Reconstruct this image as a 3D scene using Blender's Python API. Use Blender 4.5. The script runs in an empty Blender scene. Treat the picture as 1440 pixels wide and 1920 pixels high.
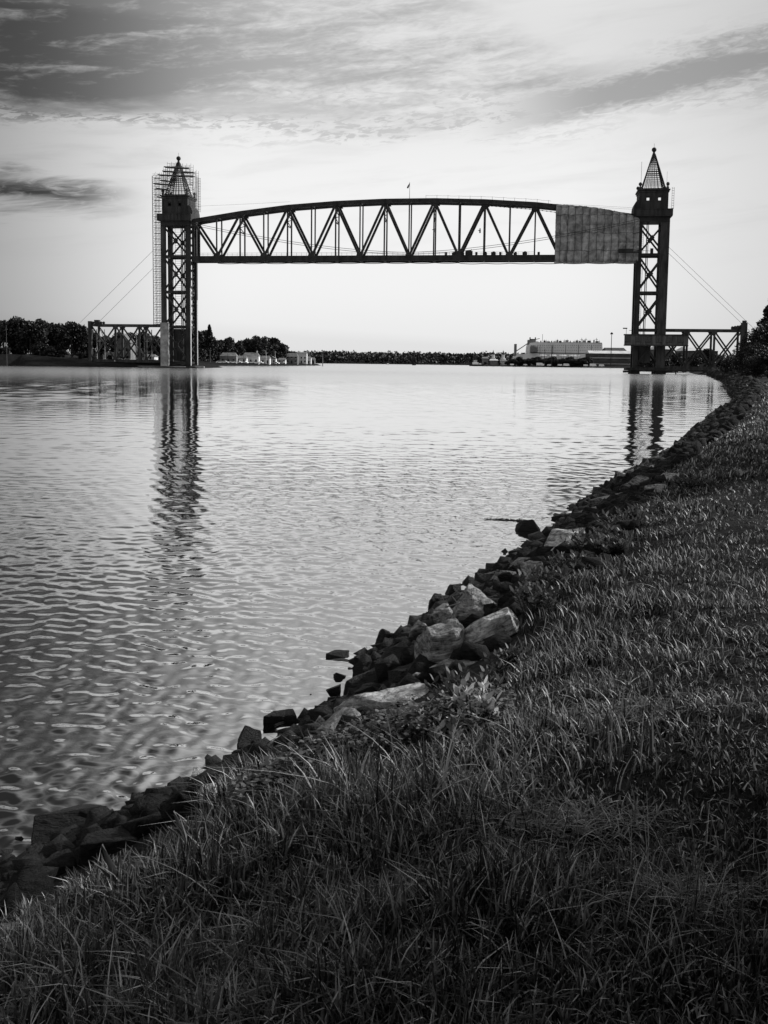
import bpy, bmesh, math, random
import numpy as np
from mathutils import Vector, Matrix, noise

# ---------------------------------------------------------------- camera, sky, sun, exposure
sc = bpy.context.scene
F, H, PX, PY = 1900.0, 2.9, 720.0, 864.0
PITCH, YAW, ROLL = math.atan(184 / F), math.atan(280 / F), math.radians(0.68)
MC = Matrix.Rotation(YAW, 3, 'Z') @ Matrix.Rotation(math.pi / 2 - PITCH, 3, 'X') @ Matrix.Rotation(ROLL, 3, 'Z')
cam_d = bpy.data.cameras.new('camera')
cam = bpy.data.objects.new('camera', cam_d)
sc.collection.objects.link(cam)
cam.matrix_world = Matrix.Translation((0, 0, H)) @ MC.to_4x4()
cam_d.sensor_fit = 'AUTO'
cam_d.sensor_width = 36
cam_d.lens = F / 1920 * 36
cam_d.shift_y = -(960 - PY) / 1920
cam_d.clip_start = 0.1
cam_d.clip_end = 20000
sc.camera = cam
sc.view_settings.view_transform = 'Standard'
sc.view_settings.look = 'None'
sc.view_settings.exposure = 0.5
sc.view_settings.gamma = 1.0
sc.view_settings.use_curve_mapping = False
SUN_EL, SUN_AZ = math.radians(28), math.radians(62)     # azimuth to the right of +Y

def N(nt, typ, **kw):
    n = nt.nodes.new(typ)
    for k, v in kw.items():
        if k.startswith('i_'):
            n.inputs[k[2:].replace('_', ' ')].default_value = v
        else:
            setattr(n, k, v)
    return n

def mth(nt, op, a, b=None, c=None, clamp=False):
    n = nt.nodes.new('ShaderNodeMath'); n.operation = op; n.use_clamp = clamp
    for i, v in enumerate((a, b, c)):
        if v is None: continue
        if isinstance(v, (int, float)): n.inputs[i].default_value = v
        else: nt.links.new(v, n.inputs[i])
    return n.outputs[0]

def sstep(nt, v, a, b, lo=0.0, hi=1.0):
    n = nt.nodes.new('ShaderNodeMapRange'); n.interpolation_type = 'SMOOTHSTEP'
    for k, x in (('Value', v), ('From Min', a), ('From Max', b), ('To Min', lo), ('To Max', hi)):
        if isinstance(x, (int, float)): n.inputs[k].default_value = x
        else: nt.links.new(x, n.inputs[k])
    return n.outputs[0]

def comb(nt, x, y, z=0.0):
    n = nt.nodes.new('ShaderNodeCombineXYZ')
    for i, v in enumerate((x, y, z)):
        if isinstance(v, (int, float)): n.inputs[i].default_value = v
        else: nt.links.new(v, n.inputs[i])
    return n.outputs[0]

def noi(nt, vec, scale, detail=5, rough=0.55, dist=0.0, lac=2.0):
    n = nt.nodes.new('ShaderNodeTexNoise')
    nt.links.new(vec, n.inputs['Vector'])
    n.inputs['Scale'].default_value = scale; n.inputs['Detail'].default_value = detail
    n.inputs['Roughness'].default_value = rough; n.inputs['Distortion'].default_value = dist
    n.inputs['Lacunarity'].default_value = lac
    return n.outputs['Fac']

world = bpy.data.worlds.new('World'); sc.world = world
world.use_nodes = True
wt = world.node_tree; wt.nodes.clear()
sky = N(wt, 'ShaderNodeTexSky', sky_type='NISHITA', sun_disc=False)
sky.sun_elevation = SUN_EL; sky.sun_rotation = SUN_AZ
sky.air_density = 1.0; sky.dust_density = 2.5; sky.altitude = 0
bw = N(wt, 'ShaderNodeRGBToBW'); wt.links.new(sky.outputs[0], bw.inputs[0])
tc = N(wt, 'ShaderNodeTexCoord')
sp = N(wt, 'ShaderNodeSeparateXYZ'); wt.links.new(tc.outputs['Generated'], sp.inputs[0])
X_, Y_, Z_ = sp.outputs
# azimuth (degrees, + to the right of straight down the canal view) and elevation (degrees)
az = mth(wt, 'SUBTRACT', mth(wt, 'MULTIPLY', mth(wt, 'ARCTAN2', X_, Y_), 57.2958), -8.38)
el = mth(wt, 'MULTIPLY', mth(wt, 'ARCSINE', Z_), 57.2958)
base = mth(wt, 'MULTIPLY', mth(wt, 'POWER', mth(wt, 'MULTIPLY', bw.outputs[0], 0.1), 0.32), 1.0)
base = mth(wt, 'MAXIMUM', mth(wt, 'MINIMUM', base, 0.635), 0.59)
# duller to the left, raised again behind to light camera-facing sides
azl = mth(wt, 'MAXIMUM', sstep(wt, az, -25, -8, 0.36, 1.0), sstep(wt, az, -90, -45, 1.0, 0.0))
base = mth(wt, 'MULTIPLY', base, azl)
base = mth(wt, 'MULTIPLY', base, sstep(wt, az, 8, 26, 1.0, 0.72))
base = mth(wt, 'MULTIPLY', base, sstep(wt, el, 9, 17, 1.0, 0.84))
base = mth(wt, 'MULTIPLY', base, sstep(wt, el, -2, 5, 0.86, 1.0))
base = mth(wt, 'MULTIPLY', base, sstep(wt, el, 18, 45, 1.0, 1.25))  # dome raised overhead, out of view, to add light on the land
# glow added to the unseen sky above the view to brighten the water
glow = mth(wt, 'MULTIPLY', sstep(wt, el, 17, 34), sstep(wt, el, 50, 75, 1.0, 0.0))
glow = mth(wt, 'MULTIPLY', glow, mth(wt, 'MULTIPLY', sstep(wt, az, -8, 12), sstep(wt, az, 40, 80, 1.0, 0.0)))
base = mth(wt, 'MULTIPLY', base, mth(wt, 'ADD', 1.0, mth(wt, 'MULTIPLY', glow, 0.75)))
base = mth(wt, 'MULTIPLY', base, mth(wt, 'SUBTRACT', 1.0, mth(wt, 'MULTIPLY', mth(wt, 'MULTIPLY', sstep(wt, el, 19, 31), sstep(wt, az, -55, -40)), sstep(wt, az, -22, -2, .86, 0.0))))  # unseen dark cloud added at upper left to darken the near water
# streaky high cloud: stretched noise in the cloud plane
tilt = mth(wt, 'SUBTRACT', el, mth(wt, 'MULTIPLY', az, 0.10))
v1 = comb(wt, mth(wt, 'MULTIPLY', az, 0.07), mth(wt, 'MULTIPLY', tilt, 0.42), 3.1)
n_big = noi(wt, v1, 1.0, 7, 0.58, 0.6)
v2 = comb(wt, mth(wt, 'MULTIPLY', az, 0.45), mth(wt, 'MULTIPLY', tilt, 1.7), 9.0)
n_fine = noi(wt, v2, 1.0, 6, 0.62, 1.2)
v3 = comb(wt, mth(wt, 'MULTIPLY', az, 0.13), mth(wt, 'MULTIPLY', tilt, 0.95), 21.0)
n_str = noi(wt, v3, 1.0, 6, 0.6, 0.4)
v4 = comb(wt, mth(wt, 'MULTIPLY', az, 1.1), mth(wt, 'MULTIPLY', tilt, 4.2), 33.0)
n_fleck = noi(wt, v4, 1.0, 5, 0.6, 1.0)
# lower edge of the bank (elevation) swings with azimuth
edge = mth(wt, 'ADD', 11.9, mth(wt, 'MULTIPLY', mth(wt, 'SUBTRACT', n_big, 0.5), 5.0))
edge = mth(wt, 'ADD', edge, sstep(wt, az, 6, 20, 0.0, 1.6))
band = mth(wt, 'MULTIPLY', sstep(wt, mth(wt, 'SUBTRACT', el, edge), 0.0, 2.2), 1.0)
# opens up toward the upper right
top = sstep(wt, mth(wt, 'SUBTRACT', el, mth(wt, 'ADD', mth(wt, 'MULTIPLY', sstep(wt, az, 2, 12), -3.5), 18.8)), -1.5, 1.5, 1.0, 0.0)
top = mth(wt, 'MAXIMUM', top, sstep(wt, az, 1, 8, 0.9, 0.0))
band = mth(wt, 'MULTIPLY', band, top)
dens = mth(wt, 'ADD', mth(wt, 'MULTIPLY', n_str, 0.58), mth(wt, 'ADD', mth(wt, 'MULTIPLY', n_fine, 0.24), mth(wt, 'MULTIPLY', n_fleck, 0.18)))
left_w = sstep(wt, az, -16, 6, 0.17, 0.02)
dens = sstep(wt, mth(wt, 'ADD', dens, left_w), 0.40, 0.68)
band = mth(wt, 'MULTIPLY', band, sstep(wt, el, 20.5, 26, 1.0, 0.0))
dark = mth(wt, 'MULTIPLY', dens, band)
# fleecy lower rim
rim = mth(wt, 'MULTIPLY', sstep(wt, mth(wt, 'SUBTRACT', el, edge), -0.6, 0.8), sstep(wt, mth(wt, 'SUBTRACT', el, edge), 1.0, 4.5, 1.0, 0.0))
rim = mth(wt, 'MULTIPLY', rim, sstep(wt, mth(wt, 'ADD', mth(wt, 'MULTIPLY', n_fine, .5), mth(wt, 'MULTIPLY', n_fleck, .5)), 0.46, 0.56))
dark = mth(wt, 'MAXIMUM', dark, mth(wt, 'MULTIPLY', rim, 0.7))
# dark streak rising to the right edge
rs = mth(wt, 'SUBTRACT', el, mth(wt, 'ADD', 13.7, mth(wt, 'MULTIPLY', mth(wt, 'SUBTRACT', az, 9.0), 0.17)))
rs = mth(wt, 'ADD', rs, mth(wt, 'MULTIPLY', mth(wt, 'SUBTRACT', n_str, 0.5), 2.4))
rs = mth(wt, 'ADD', rs, mth(wt, 'MULTIPLY', mth(wt, 'SUBTRACT', n_fleck, 0.5), 1.6))
rstreak = mth(wt, 'MULTIPLY', sstep(wt, mth(wt, 'ABSOLUTE', rs), 0.3, 1.7, 1.0, 0.0), sstep(wt, az, 3, 12))
dark = mth(wt, 'MAXIMUM', dark, mth(wt, 'MULTIPLY', rstreak, 1.15))
# small dark cloud low on the left
ls = mth(wt, 'SUBTRACT', el, mth(wt, 'ADD', 8.6, mth(wt, 'MULTIPLY', mth(wt, 'SUBTRACT', n_str, 0.5), 3.4)))
lw = mth(wt, 'MULTIPLY', sstep(wt, mth(wt, 'ABSOLUTE', ls), 0.1, 1.35, 1.0, 0.0), sstep(wt, az, -17.5, -12.5, 1.0, 0.0))
lw = mth(wt, 'MULTIPLY', lw, sstep(wt, n_fine, 0.2, 0.55))
dark = mth(wt, 'MAXIMUM', dark, mth(wt, 'MULTIPLY', lw, 1.1))
thin = mth(wt, 'MULTIPLY', mth(wt, 'MULTIPLY', sstep(wt, n_str, 0.45, 0.75), sstep(wt, el, 4, 10)), 0.2)
dark = mth(wt, 'MAXIMUM', dark, thin)
mul = mth(wt, 'SUBTRACT', 1.0, mth(wt, 'MULTIPLY', dark, mth(wt, 'ADD', 0.42, mth(wt, 'MULTIPLY', sstep(wt, az, -20, -4, 1.0, 0.0), 0.40))))
lum = mth(wt, 'MULTIPLY', base, mul)
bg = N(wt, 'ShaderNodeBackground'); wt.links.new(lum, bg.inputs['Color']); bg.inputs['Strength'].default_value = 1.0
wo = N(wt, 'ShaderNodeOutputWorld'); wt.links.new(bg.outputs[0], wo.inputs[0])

sun_d = bpy.data.lights.new('sun', 'SUN'); sun = bpy.data.objects.new('sun', sun_d)
sc.collection.objects.link(sun)
sun_d.energy = 4.6; sun_d.angle = math.radians(4); sun_d.color = (1, 1, 1)
sdir = Vector((math.sin(SUN_AZ) * math.cos(SUN_EL), math.cos(SUN_AZ) * math.cos(SUN_EL), math.sin(SUN_EL)))
sun.rotation_euler = sdir.to_track_quat('Z', 'Y').to_euler()

# ---------------------------------------------------------------- geometry of the view, used to measure distances
def ray(px, py):
    return MC @ Vector(((px - PX) / F, -(py - PY) / F, -1.0))
def P(px, py, Y):
    d = ray(px, py); t = Y / d.y
    return Vector((d.x * t, Y, H + d.z * t))
def G(px, py, Z=0.0):
    d = ray(px, py); t = (Z - H) / d.z
    return (d.x * t, d.y * t)
def horizon(px):
    return 680.0 + (px - 720) * 0.0119
def Gd(px, depth):
    d = ray(px, horizon(px)); return (d.x * depth, d.y * depth)

# ---------------------------------------------------------------- materials
MATS = {}
def mat(name, col=0.1, rough=0.8, spec=0.3, vary=0.0, vscale=3.0, bump=0.0, bscale=8.0, metal=0.0, vdetail=4, coords='Object', stretch=(1, 1, 1)):
    if name in MATS: return MATS[name]
    m = bpy.data.materials.new(name); m.use_nodes = True
    nt = m.node_tree; b = nt.nodes['Principled BSDF']
    b.inputs['Roughness'].default_value = rough
    b.inputs['Specular IOR Level'].default_value = spec
    b.inputs['Metallic'].default_value = metal
    b.inputs['Base Color'].default_value = (col, col, col, 1)
    t = nt.nodes.new('ShaderNodeTexCoord'); mp = nt.nodes.new('ShaderNodeMapping'); mp.inputs['Scale'].default_value = stretch
    nt.links.new(t.outputs[coords], mp.inputs[0])
    if vary:
        f = noi(nt, mp.outputs[0], vscale, vdetail, 0.65)
        v = sstep(nt, f, 0.32, 0.68, col * (1 - vary), col * (1 + vary))
        c = comb(nt, v, v, v); nt.links.new(c, b.inputs['Base Color'])
    if bump:
        f = noi(nt, mp.outputs[0], bscale, 6, 0.6)
        bn = nt.nodes.new('ShaderNodeBump'); bn.inputs['Strength'].default_value = 1.0; bn.inputs['Distance'].default_value = bump
        nt.links.new(f, bn.inputs['Height']); nt.links.new(bn.outputs[0], b.inputs['Normal'])
    MATS[name] = m; return m

M_STEEL = mat('weathered_steel', 0.018, 0.75, 0.2, 0.5, 0.5, stretch=(1, 1, 0.3))
M_STEEL2 = mat('sooty_steel_panel', 0.03, 0.8, 0.2, 0.6, 0.6, stretch=(1, 1, 0.2))
M_COPPER = mat('stained_machinery_house', 0.022, 0.75, 0.2, 0.6, 0.5, stretch=(1.6, 1.6, 0.2))
M_CABIN = mat('cabin_panelling', 0.06, 0.8, 0.2, 0.4, 0.6, stretch=(1.4, 1.4, .3))
M_PALEWALL = mat('pale_concrete', 0.2, 0.9, 0.2, 0.35, 0.5)
M_SCAF = mat('scaffold_tube', 0.10, 0.6, 0.3)
M_PLANK = mat('scaffold_plank', 0.07, 0.9, 0.1, 0.4, 1.0)
M_CABLE = mat('black_cable', 0.04, 0.7, 0.2)
M_GLASS = mat('dark_window_glass', 0.01, 0.15, 0.5)
M_DARK = mat('tarred_timber', 0.02, 0.9, 0.1, 0.4, 1.0)
M_BARK = mat('bark', 0.04, 0.95, 0.1, 0.4, 3.0)
M_WHITE = mat('white_paint', 0.6, 0.6, 0.3, 0.1, 0.2)
M_HOUSE = mat('painted_clapboard', 0.42, 0.8, 0.2, 0.15, 0.5)
M_HOUSE2 = mat('grey_shingle', 0.13, 0.9, 0.2, 0.25, 0.6)
M_ROOF = mat('asphalt_shingle_roof', 0.12, 0.95, 0.1, 0.3, 0.6)
M_HULL = mat('ship_hull_paint', 0.55, 0.7, 0.3, 0.12, 0.06, stretch=(1, 1, 0.35))
M_ROCK_DARK = None

def rock_mat(name, lo, hi, wet=0.35):
    m = bpy.data.materials.new(name); m.use_nodes = True
    nt = m.node_tree; b = nt.nodes['Principled BSDF']
    t = nt.nodes.new('ShaderNodeTexCoord'); geo = nt.nodes.new('ShaderNodeNewGeometry')
    oi = nt.nodes.new('ShaderNodeObjectInfo')
    mp = nt.nodes.new('ShaderNodeMapping'); mp.inputs['Rotation'].default_value = (0.5, 0.4, 0.3); mp.inputs['Scale'].default_value = (1, 1, 2.6)
    nt.links.new(t.outputs['Object'], mp.inputs[0])
    f1 = noi(nt, mp.outputs[0], 5.0, 9, 0.7, 0.8); f2 = noi(nt, t.outputs['Object'], 26.0, 6, 0.7)
    mp2 = nt.nodes.new('ShaderNodeMapping'); mp2.inputs['Rotation'].default_value = (0.5, 0.4, 0.3); mp2.inputs['Scale'].default_value = (1, 1.4, 9)
    nt.links.new(t.outputs['Object'], mp2.inputs[0]); f3 = noi(nt, mp2.outputs[0], 3.0, 7, 0.7, 1.0)
    f = mth(nt, 'ADD', mth(nt, 'MULTIPLY', f1, 0.4), mth(nt, 'ADD', mth(nt, 'MULTIPLY', f2, 0.25), mth(nt, 'MULTIPLY', f3, 0.35)))
    col = sstep(nt, f, 0.40, 0.60, lo, hi)
    col = mth(nt, 'MULTIPLY', col, mth(nt, 'ADD', 0.65, mth(nt, 'MULTIPLY', oi.outputs['Random'], 0.6)))
    spz = nt.nodes.new('ShaderNodeSeparateXYZ'); nt.links.new(geo.outputs['Position'], spz.inputs[0])
    wl = mth(nt, 'ADD', spz.outputs[2], mth(nt, 'MULTIPLY', mth(nt, 'SUBTRACT', noi(nt, geo.outputs['Position'], 3.0, 4), 0.5), 0.5))
    w = sstep(nt, wl, wet, wet + 0.18, 0.0, 1.0)          # dark weed and damp below the tide line
    col = mth(nt, 'ADD', mth(nt, 'MULTIPLY', col, w), mth(nt, 'MULTIPLY', mth(nt, 'SUBTRACT', 1.0, w), 0.012))
    nt.links.new(comb(nt, col, col, col), b.inputs['Base Color'])
    nt.links.new(mth(nt, 'ADD', 0.55, mth(nt, 'MULTIPLY', w, 0.4)), b.inputs['Roughness'])
    b.inputs['Specular IOR Level'].default_value = 0.12
    bn = nt.nodes.new('ShaderNodeBump'); bn.inputs['Distance'].default_value = 0.09; bn.inputs['Strength'].default_value = 0.9
    nt.links.new(mth(nt, 'ADD', mth(nt, 'MULTIPLY', f3, 1.1), mth(nt, 'ADD', mth(nt, 'MULTIPLY', f1, .8), mth(nt, 'MULTIPLY', f2, 0.4))), bn.inputs['Height']); nt.links.new(bn.outputs[0], b.inputs['Normal'])
    return m
ROCKM = {'d': rock_mat('dark_wet_granite', 0.004, 0.022, .3), 'm': rock_mat('grey_granite', 0.02, 0.42, .2), 'p': rock_mat('pale_lichened_granite', 0.06, 0.58, 0.05)}

# ---------------------------------------------------------------- mesh helpers
COL = sc.collection
class MB:
    def __init__(s): s.v = []; s.f = []
    def add(s, vs, fs):
        o = len(s.v); s.v += [tuple(x) for x in vs]; s.f += [tuple(i + o for i in f) for f in fs]; return s
    def box(s, x0, x1, y0, y1, z0, z1):
        v = [(x, y, z) for z in (z0, z1) for y in (y0, y1) for x in (x0, x1)]
        return s.add(v, [(0, 2, 3, 1), (4, 5, 7, 6), (0, 1, 5, 4), (2, 6, 7, 3), (0, 4, 6, 2), (1, 3, 7, 5)])
    def bar(s, p, q, w, d):           # rectangular beam, w in the facing plane, d along Y
        p, q = Vector(p), Vector(q); a = (q - p).normalized()
        r = Vector((0, 1, 0)) if abs(a.y) < 0.9 else Vector((1, 0, 0))
        n = a.cross(r).normalized(); r = n.cross(a).normalized()
        c = [n * (w / 2 * i) + r * (d / 2 * j) for i, j in ((-1, -1), (1, -1), (1, 1), (-1, 1))]
        v = [p + k for k in c] + [q + k for k in c]
        return s.add(v, [(0, 1, 2, 3), (7, 6, 5, 4), (0, 4, 5, 1), (1, 5, 6, 2), (2, 6, 7, 3), (3, 7, 4, 0)])
    def tube(s, pts, r, n=6, r1=None):
        pts = [Vector(p) for p in pts]; k = len(pts); o = len(s.v); r1 = r if r1 is None else r1
        for i, p in enumerate(pts):
            a = (pts[min(i + 1, k - 1)] - pts[max(i - 1, 0)]).normalized()
            u = a.cross(Vector((0, 0, 1)) if abs(a.z) < 0.9 else Vector((1, 0, 0))).normalized(); w = a.cross(u)
            rr = r + (r1 - r) * i / max(1, k - 1)
            for j in range(n):
                t = 2 * math.pi * j / n; s.v.append(tuple(p + u * (rr * math.cos(t)) + w * (rr * math.sin(t))))
        for i in range(k - 1):
            for j in range(n):
                s.f.append((o + i * n + j, o + i * n + (j + 1) % n, o + (i + 1) * n + (j + 1) % n, o + (i + 1) * n + j))
        s.f.append(tuple(o + j for j in reversed(range(n)))); s.f.append(tuple(o + (k - 1) * n + j for j in range(n)))
        return s
    def lathe(s, c, prof, n=12):
        o = len(s.v)
        for r, z in prof:
            for j in range(n):
                t = 2 * math.pi * j / n; s.v.append((c[0] + r * math.cos(t), c[1] + r * math.sin(t), c[2] + z))
        for i in range(len(prof) - 1):
            for j in range(n):
                s.f.append((o + i * n + j, o + i * n + (j + 1) % n, o + (i + 1) * n + (j + 1) % n, o + (i + 1) * n + j))
        s.f.append(tuple(o + j for j in reversed(range(n)))); s.f.append(tuple(o + (len(prof) - 1) * n + j for j in range(n)))
        return s
    def ball(s, c, r, n=10):
        return s.lathe(c, [(max(0.02 * r, r * math.sin(math.pi * i / 8)), -r * math.cos(math.pi * i / 8)) for i in range(9)], n)
    def prism(s, pts, y0, y1):        # outline in XZ, thickness along Y
        n = len(pts); v = [(x, y0, z) for x, z in pts] + [(x, y1, z) for x, z in pts]
        return s.add(v, [tuple(range(n)), tuple(reversed(range(n, 2 * n)))] + [(i, n + i, n + (i + 1) % n, (i + 1) % n) for i in range(n)])
    def build(s, name, m, parent=None, origin=(0, 0, 0), smooth=False):
        me = bpy.data.meshes.new(name); o = Vector(origin)
        me.from_pydata([tuple(Vector(v) - o) for v in s.v], [], s.f); me.update()
        if m: me.materials.append(m)
        if smooth: me.polygons.foreach_set('use_smooth', [True] * len(me.polygons))
        ob = bpy.data.objects.new(name, me); COL.objects.link(ob)
        if parent is not None: ob.parent = parent
        else: ob.location = o
        return ob

def fast_mesh(name, v, faces_flat, nper, m, smooth=False):
    me = bpy.data.meshes.new(name)
    me.vertices.add(len(v)); me.vertices.foreach_set('co', np.asarray(v, dtype=np.float32).ravel())
    nf = len(faces_flat) // nper
    me.loops.add(nf * nper); me.loops.foreach_set('vertex_index', np.asarray(faces_flat, dtype=np.int32))
    me.polygons.add(nf); me.polygons.foreach_set('loop_start', np.arange(0, nf * nper, nper, dtype=np.int32))
    me.polygons.foreach_set('loop_total', np.full(nf, nper, dtype=np.int32))
    if smooth: me.polygons.foreach_set('use_smooth', np.ones(nf, dtype=bool))
    me.update(calc_edges=True); me.validate()
    if m: me.materials.append(m)
    return me

def tag(o, label, cat, group=None):
    o['label'] = label; o['category'] = cat
    if group: o['group'] = group
    return o
def empty(name, loc, label, cat, group=None, rz=0):
    o = bpy.data.objects.new(name, None); COL.objects.link(o); o.location = loc; o.rotation_euler = (0, 0, rz)
    o.empty_display_size = 0.5
    return tag(o, label, cat, group)
def dup(o, loc, rz=0.0, scale=None, label=None, parent=None):
    c = o.copy(); COL.objects.link(c)
    if parent is None:
        c.location = loc; c.rotation_euler = (0, 0, rz)
        if scale: c.scale = scale
        if label: c['label'] = label
    else: c.parent = parent
    for ch in list(o.children): dup(ch, None, parent=c)
    return c

# ---------------------------------------------------------------- ground
def V2(a): return np.array(a, dtype=float)
near_line = [(-60, -400), (-30, -120), (-14, -40), (-6.5, -10), (-4.6, -2), (-3.5, 3.0)] + \
    [G(*p) for p in ((0, 1640), (80, 1585), (200, 1535), (330, 1480), (450, 1425), (560, 1372), (625, 1318), (655, 1275), (700, 1222),
                     (800, 1158), (880, 1098), (990, 1035), (1050, 988), (1110, 942), (1200, 887), (1280, 842), (1325, 800),
                     (1392, 752), (1366, 716), (1342, 706), (1302, 701.5))] + \
    [(75, 520), (120, 800), Gd(1181, 1090), Gd(1105, 1150), Gd(1000, 1200), Gd(882, 1240), Gd(885, 1310), Gd(1000, 1500), (1500, 2200), (4000, 2200), (4000, -400)]
left_line = [(-1500, 300), (-500, 330), (-300, 345), (-172, 366), (-146, 369.5), (-126.8, 371), (-126.5, 384), (-132, 420), G(382, 685.8), G(500, 686.0), G(606, 685.4), Gd(614, 800),
             Gd(560, 900), (-500, 1400), (-4000, 1500), (-4000, 300)]
far_line = [Gd(-900, 1700), Gd(300, 1850), Gd(560, 1950), Gd(700, 2050), Gd(850, 1950), Gd(1000, 1900), Gd(1300, 1850), Gd(2400, 1800), Gd(2400, 5200), Gd(700, 5200), Gd(-900, 5200)]

def shore_l(px): return float(np.interp(px, [382, 500, 606], [565, 641, 815]))
def shore_r(px): return float(np.interp(px, [882, 1000, 1105, 1181], [1240, 1200, 1150, 1090]))
def sdist(x, y, poly):
    poly = V2(poly); best = np.full(x.shape, 1e18); inside = np.zeros(x.shape, bool)
    n = len(poly)
    for i in range(n):
        ax, ay = poly[i]; bx, by = poly[(i + 1) % n]
        dx, dy = bx - ax, by - ay
        t = np.clip(((x - ax) * dx + (y - ay) * dy) / (dx * dx + dy * dy), 0, 1)
        best = np.minimum(best, (x - ax - t * dx) ** 2 + (y - ay - t * dy) ** 2)
        c = ((ay > y) != (by > y))
        with np.errstate(divide='ignore', invalid='ignore'):
            xi = (bx - ax) * (y - ay) / (by - ay if by != ay else 1e-9) + ax
        inside ^= c & (x < xi)
    d = np.sqrt(best)
    return np.where(inside, d, -d)

def vnoise(x, y, seed=0):
    def h(i, j):
        v = np.sin(i * 127.1 + j * 311.7 + seed * 74.7) * 43758.5453
        return v - np.floor(v)
    i, j = np.floor(x), np.floor(y); fx, fy = x - i, y - j
    fx = fx * fx * (3 - 2 * fx); fy = fy * fy * (3 - 2 * fy)
    return (h(i, j) * (1 - fx) + h(i + 1, j) * fx) * (1 - fy) + (h(i, j + 1) * (1 - fx) + h(i + 1, j + 1) * fx) * fy

def terrain(x, y, full=False):
    x = np.asarray(x, float); y = np.asarray(y, float)
    s = sdist(x, y, near_line)
    r = np.hypot(x, y)
    zn = np.interp(s, [-40, -6, 0, 0.5, 2.0, 3.0, 5.5, 30, 200], [-6, -2.2, -0.05, 0.22, 0.92, 1.12, 1.28, 1.5, 3.0])
    zn = zn + np.where(s > 0, np.minimum(s / 2, 1), 0) * ((vnoise(x / 1.7, y / 1.7, 1) - .5) * 0.16 + (vnoise(x / .5, y / .5, 2) - .5) * 0.06)
    sl = sdist(x, y, left_line)
    zl = np.interp(sl, [-40, 0, 3, 12, 60, 400], [-8, 0, 1.3, 2.2, 3.5, 9])
    mx, my = Gd(10, 385)
    zl = zl + np.where(sl > 0, 3.0 * np.exp(-((x - mx) / 24) ** 2 - ((y - my) / 22) ** 2), 0)
    sf = sdist(x, y, far_line)
    zf = np.interp(sf, [-80, 0, 40, 600, 2500], [-8, 0, 3, 14, 20])
    z = np.maximum(np.maximum(zn, zl), np.maximum(zf, -8))
    return (z, s) if full else z
def tz(x, y): return float(terrain(np.array([x]), np.array([y]))[0])

def hit(px, py, water=True, maxd=700):
    d = ray(px, py)
    t = np.geomspace(1.5, maxd, 2500)
    z = terrain(d.x * t, d.y * t)
    if water: z = np.maximum(z, 0.0)
    k = np.argmax(H + d.z * t < z)
    if k == 0: k = len(t) - 1
    return Vector((d.x * t[k], d.y * t[k], float(z[k]))), float(t[k])

ang = np.concatenate([np.linspace(-50, 34, 421)[:-1], np.linspace(34, 310, 93)[:-1]])      # degrees clockwise from +Y
rad = np.concatenate([[0.3], np.geomspace(1.0, 7000, 560)])
A, R_ = np.meshgrid(np.radians(ang), rad)
gx, gy = R_ * np.sin(A), R_ * np.cos(A)
gz = terrain(gx.ravel(), gy.ravel())
na, nr = len(ang), len(rad)
V = np.column_stack([gx.ravel(), gy.ravel(), gz])
V = np.vstack([V, [[0, 0, float(tz(0, 0))]]])
I = np.arange(na * nr).reshape(nr, na); J = np.roll(I, -1, axis=1)
quads = np.stack([I[:-1], I[1:], J[1:], J[:-1]], axis=-1).reshape(-1, 4)
def ground_mat():
    m = bpy.data.materials.new('soil_and_thatch'); m.use_nodes = True
    nt = m.node_tree; b = nt.nodes['Principled BSDF']
    g = nt.nodes.new('ShaderNodeNewGeometry')
    f = noi(nt, g.outputs['Position'], 9.0, 8, 0.7); f2 = noi(nt, g.outputs['Position'], 0.6, 4, 0.6)
    c = sstep(nt, mth(nt, 'ADD', mth(nt, 'MULTIPLY', f, 0.7), mth(nt, 'MULTIPLY', f2, 0.3)), 0.38, 0.66, 0.003, 0.016)
    nt.links.new(comb(nt, c, c, c), b.inputs['Base Color']); b.inputs['Roughness'].default_value = 1.0
    b.inputs['Specular IOR Level'].default_value = 0.05
    bn = nt.nodes.new('ShaderNodeBump'); bn.inputs['Distance'].default_value = 0.03
    nt.links.new(f, bn.inputs['Height']); nt.links.new(bn.outputs[0], b.inputs['Normal'])
    return m
gm = fast_mesh('ground', V, quads.ravel(), 4, ground_mat(), smooth=True)
ground = bpy.data.objects.new('ground', gm); COL.objects.link(ground); ground['kind'] = 'structure'
# centre cap
capb = MB(); c0 = V[-1]; ring = V[:na]
capb.add([tuple(c0)] + [tuple(p) for p in ring], [(0, 1 + i, 1 + (i + 1) % na) for i in range(na)])
cap = capb.build('ground', gm.materials[0]); cap['kind'] = 'structure'

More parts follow.
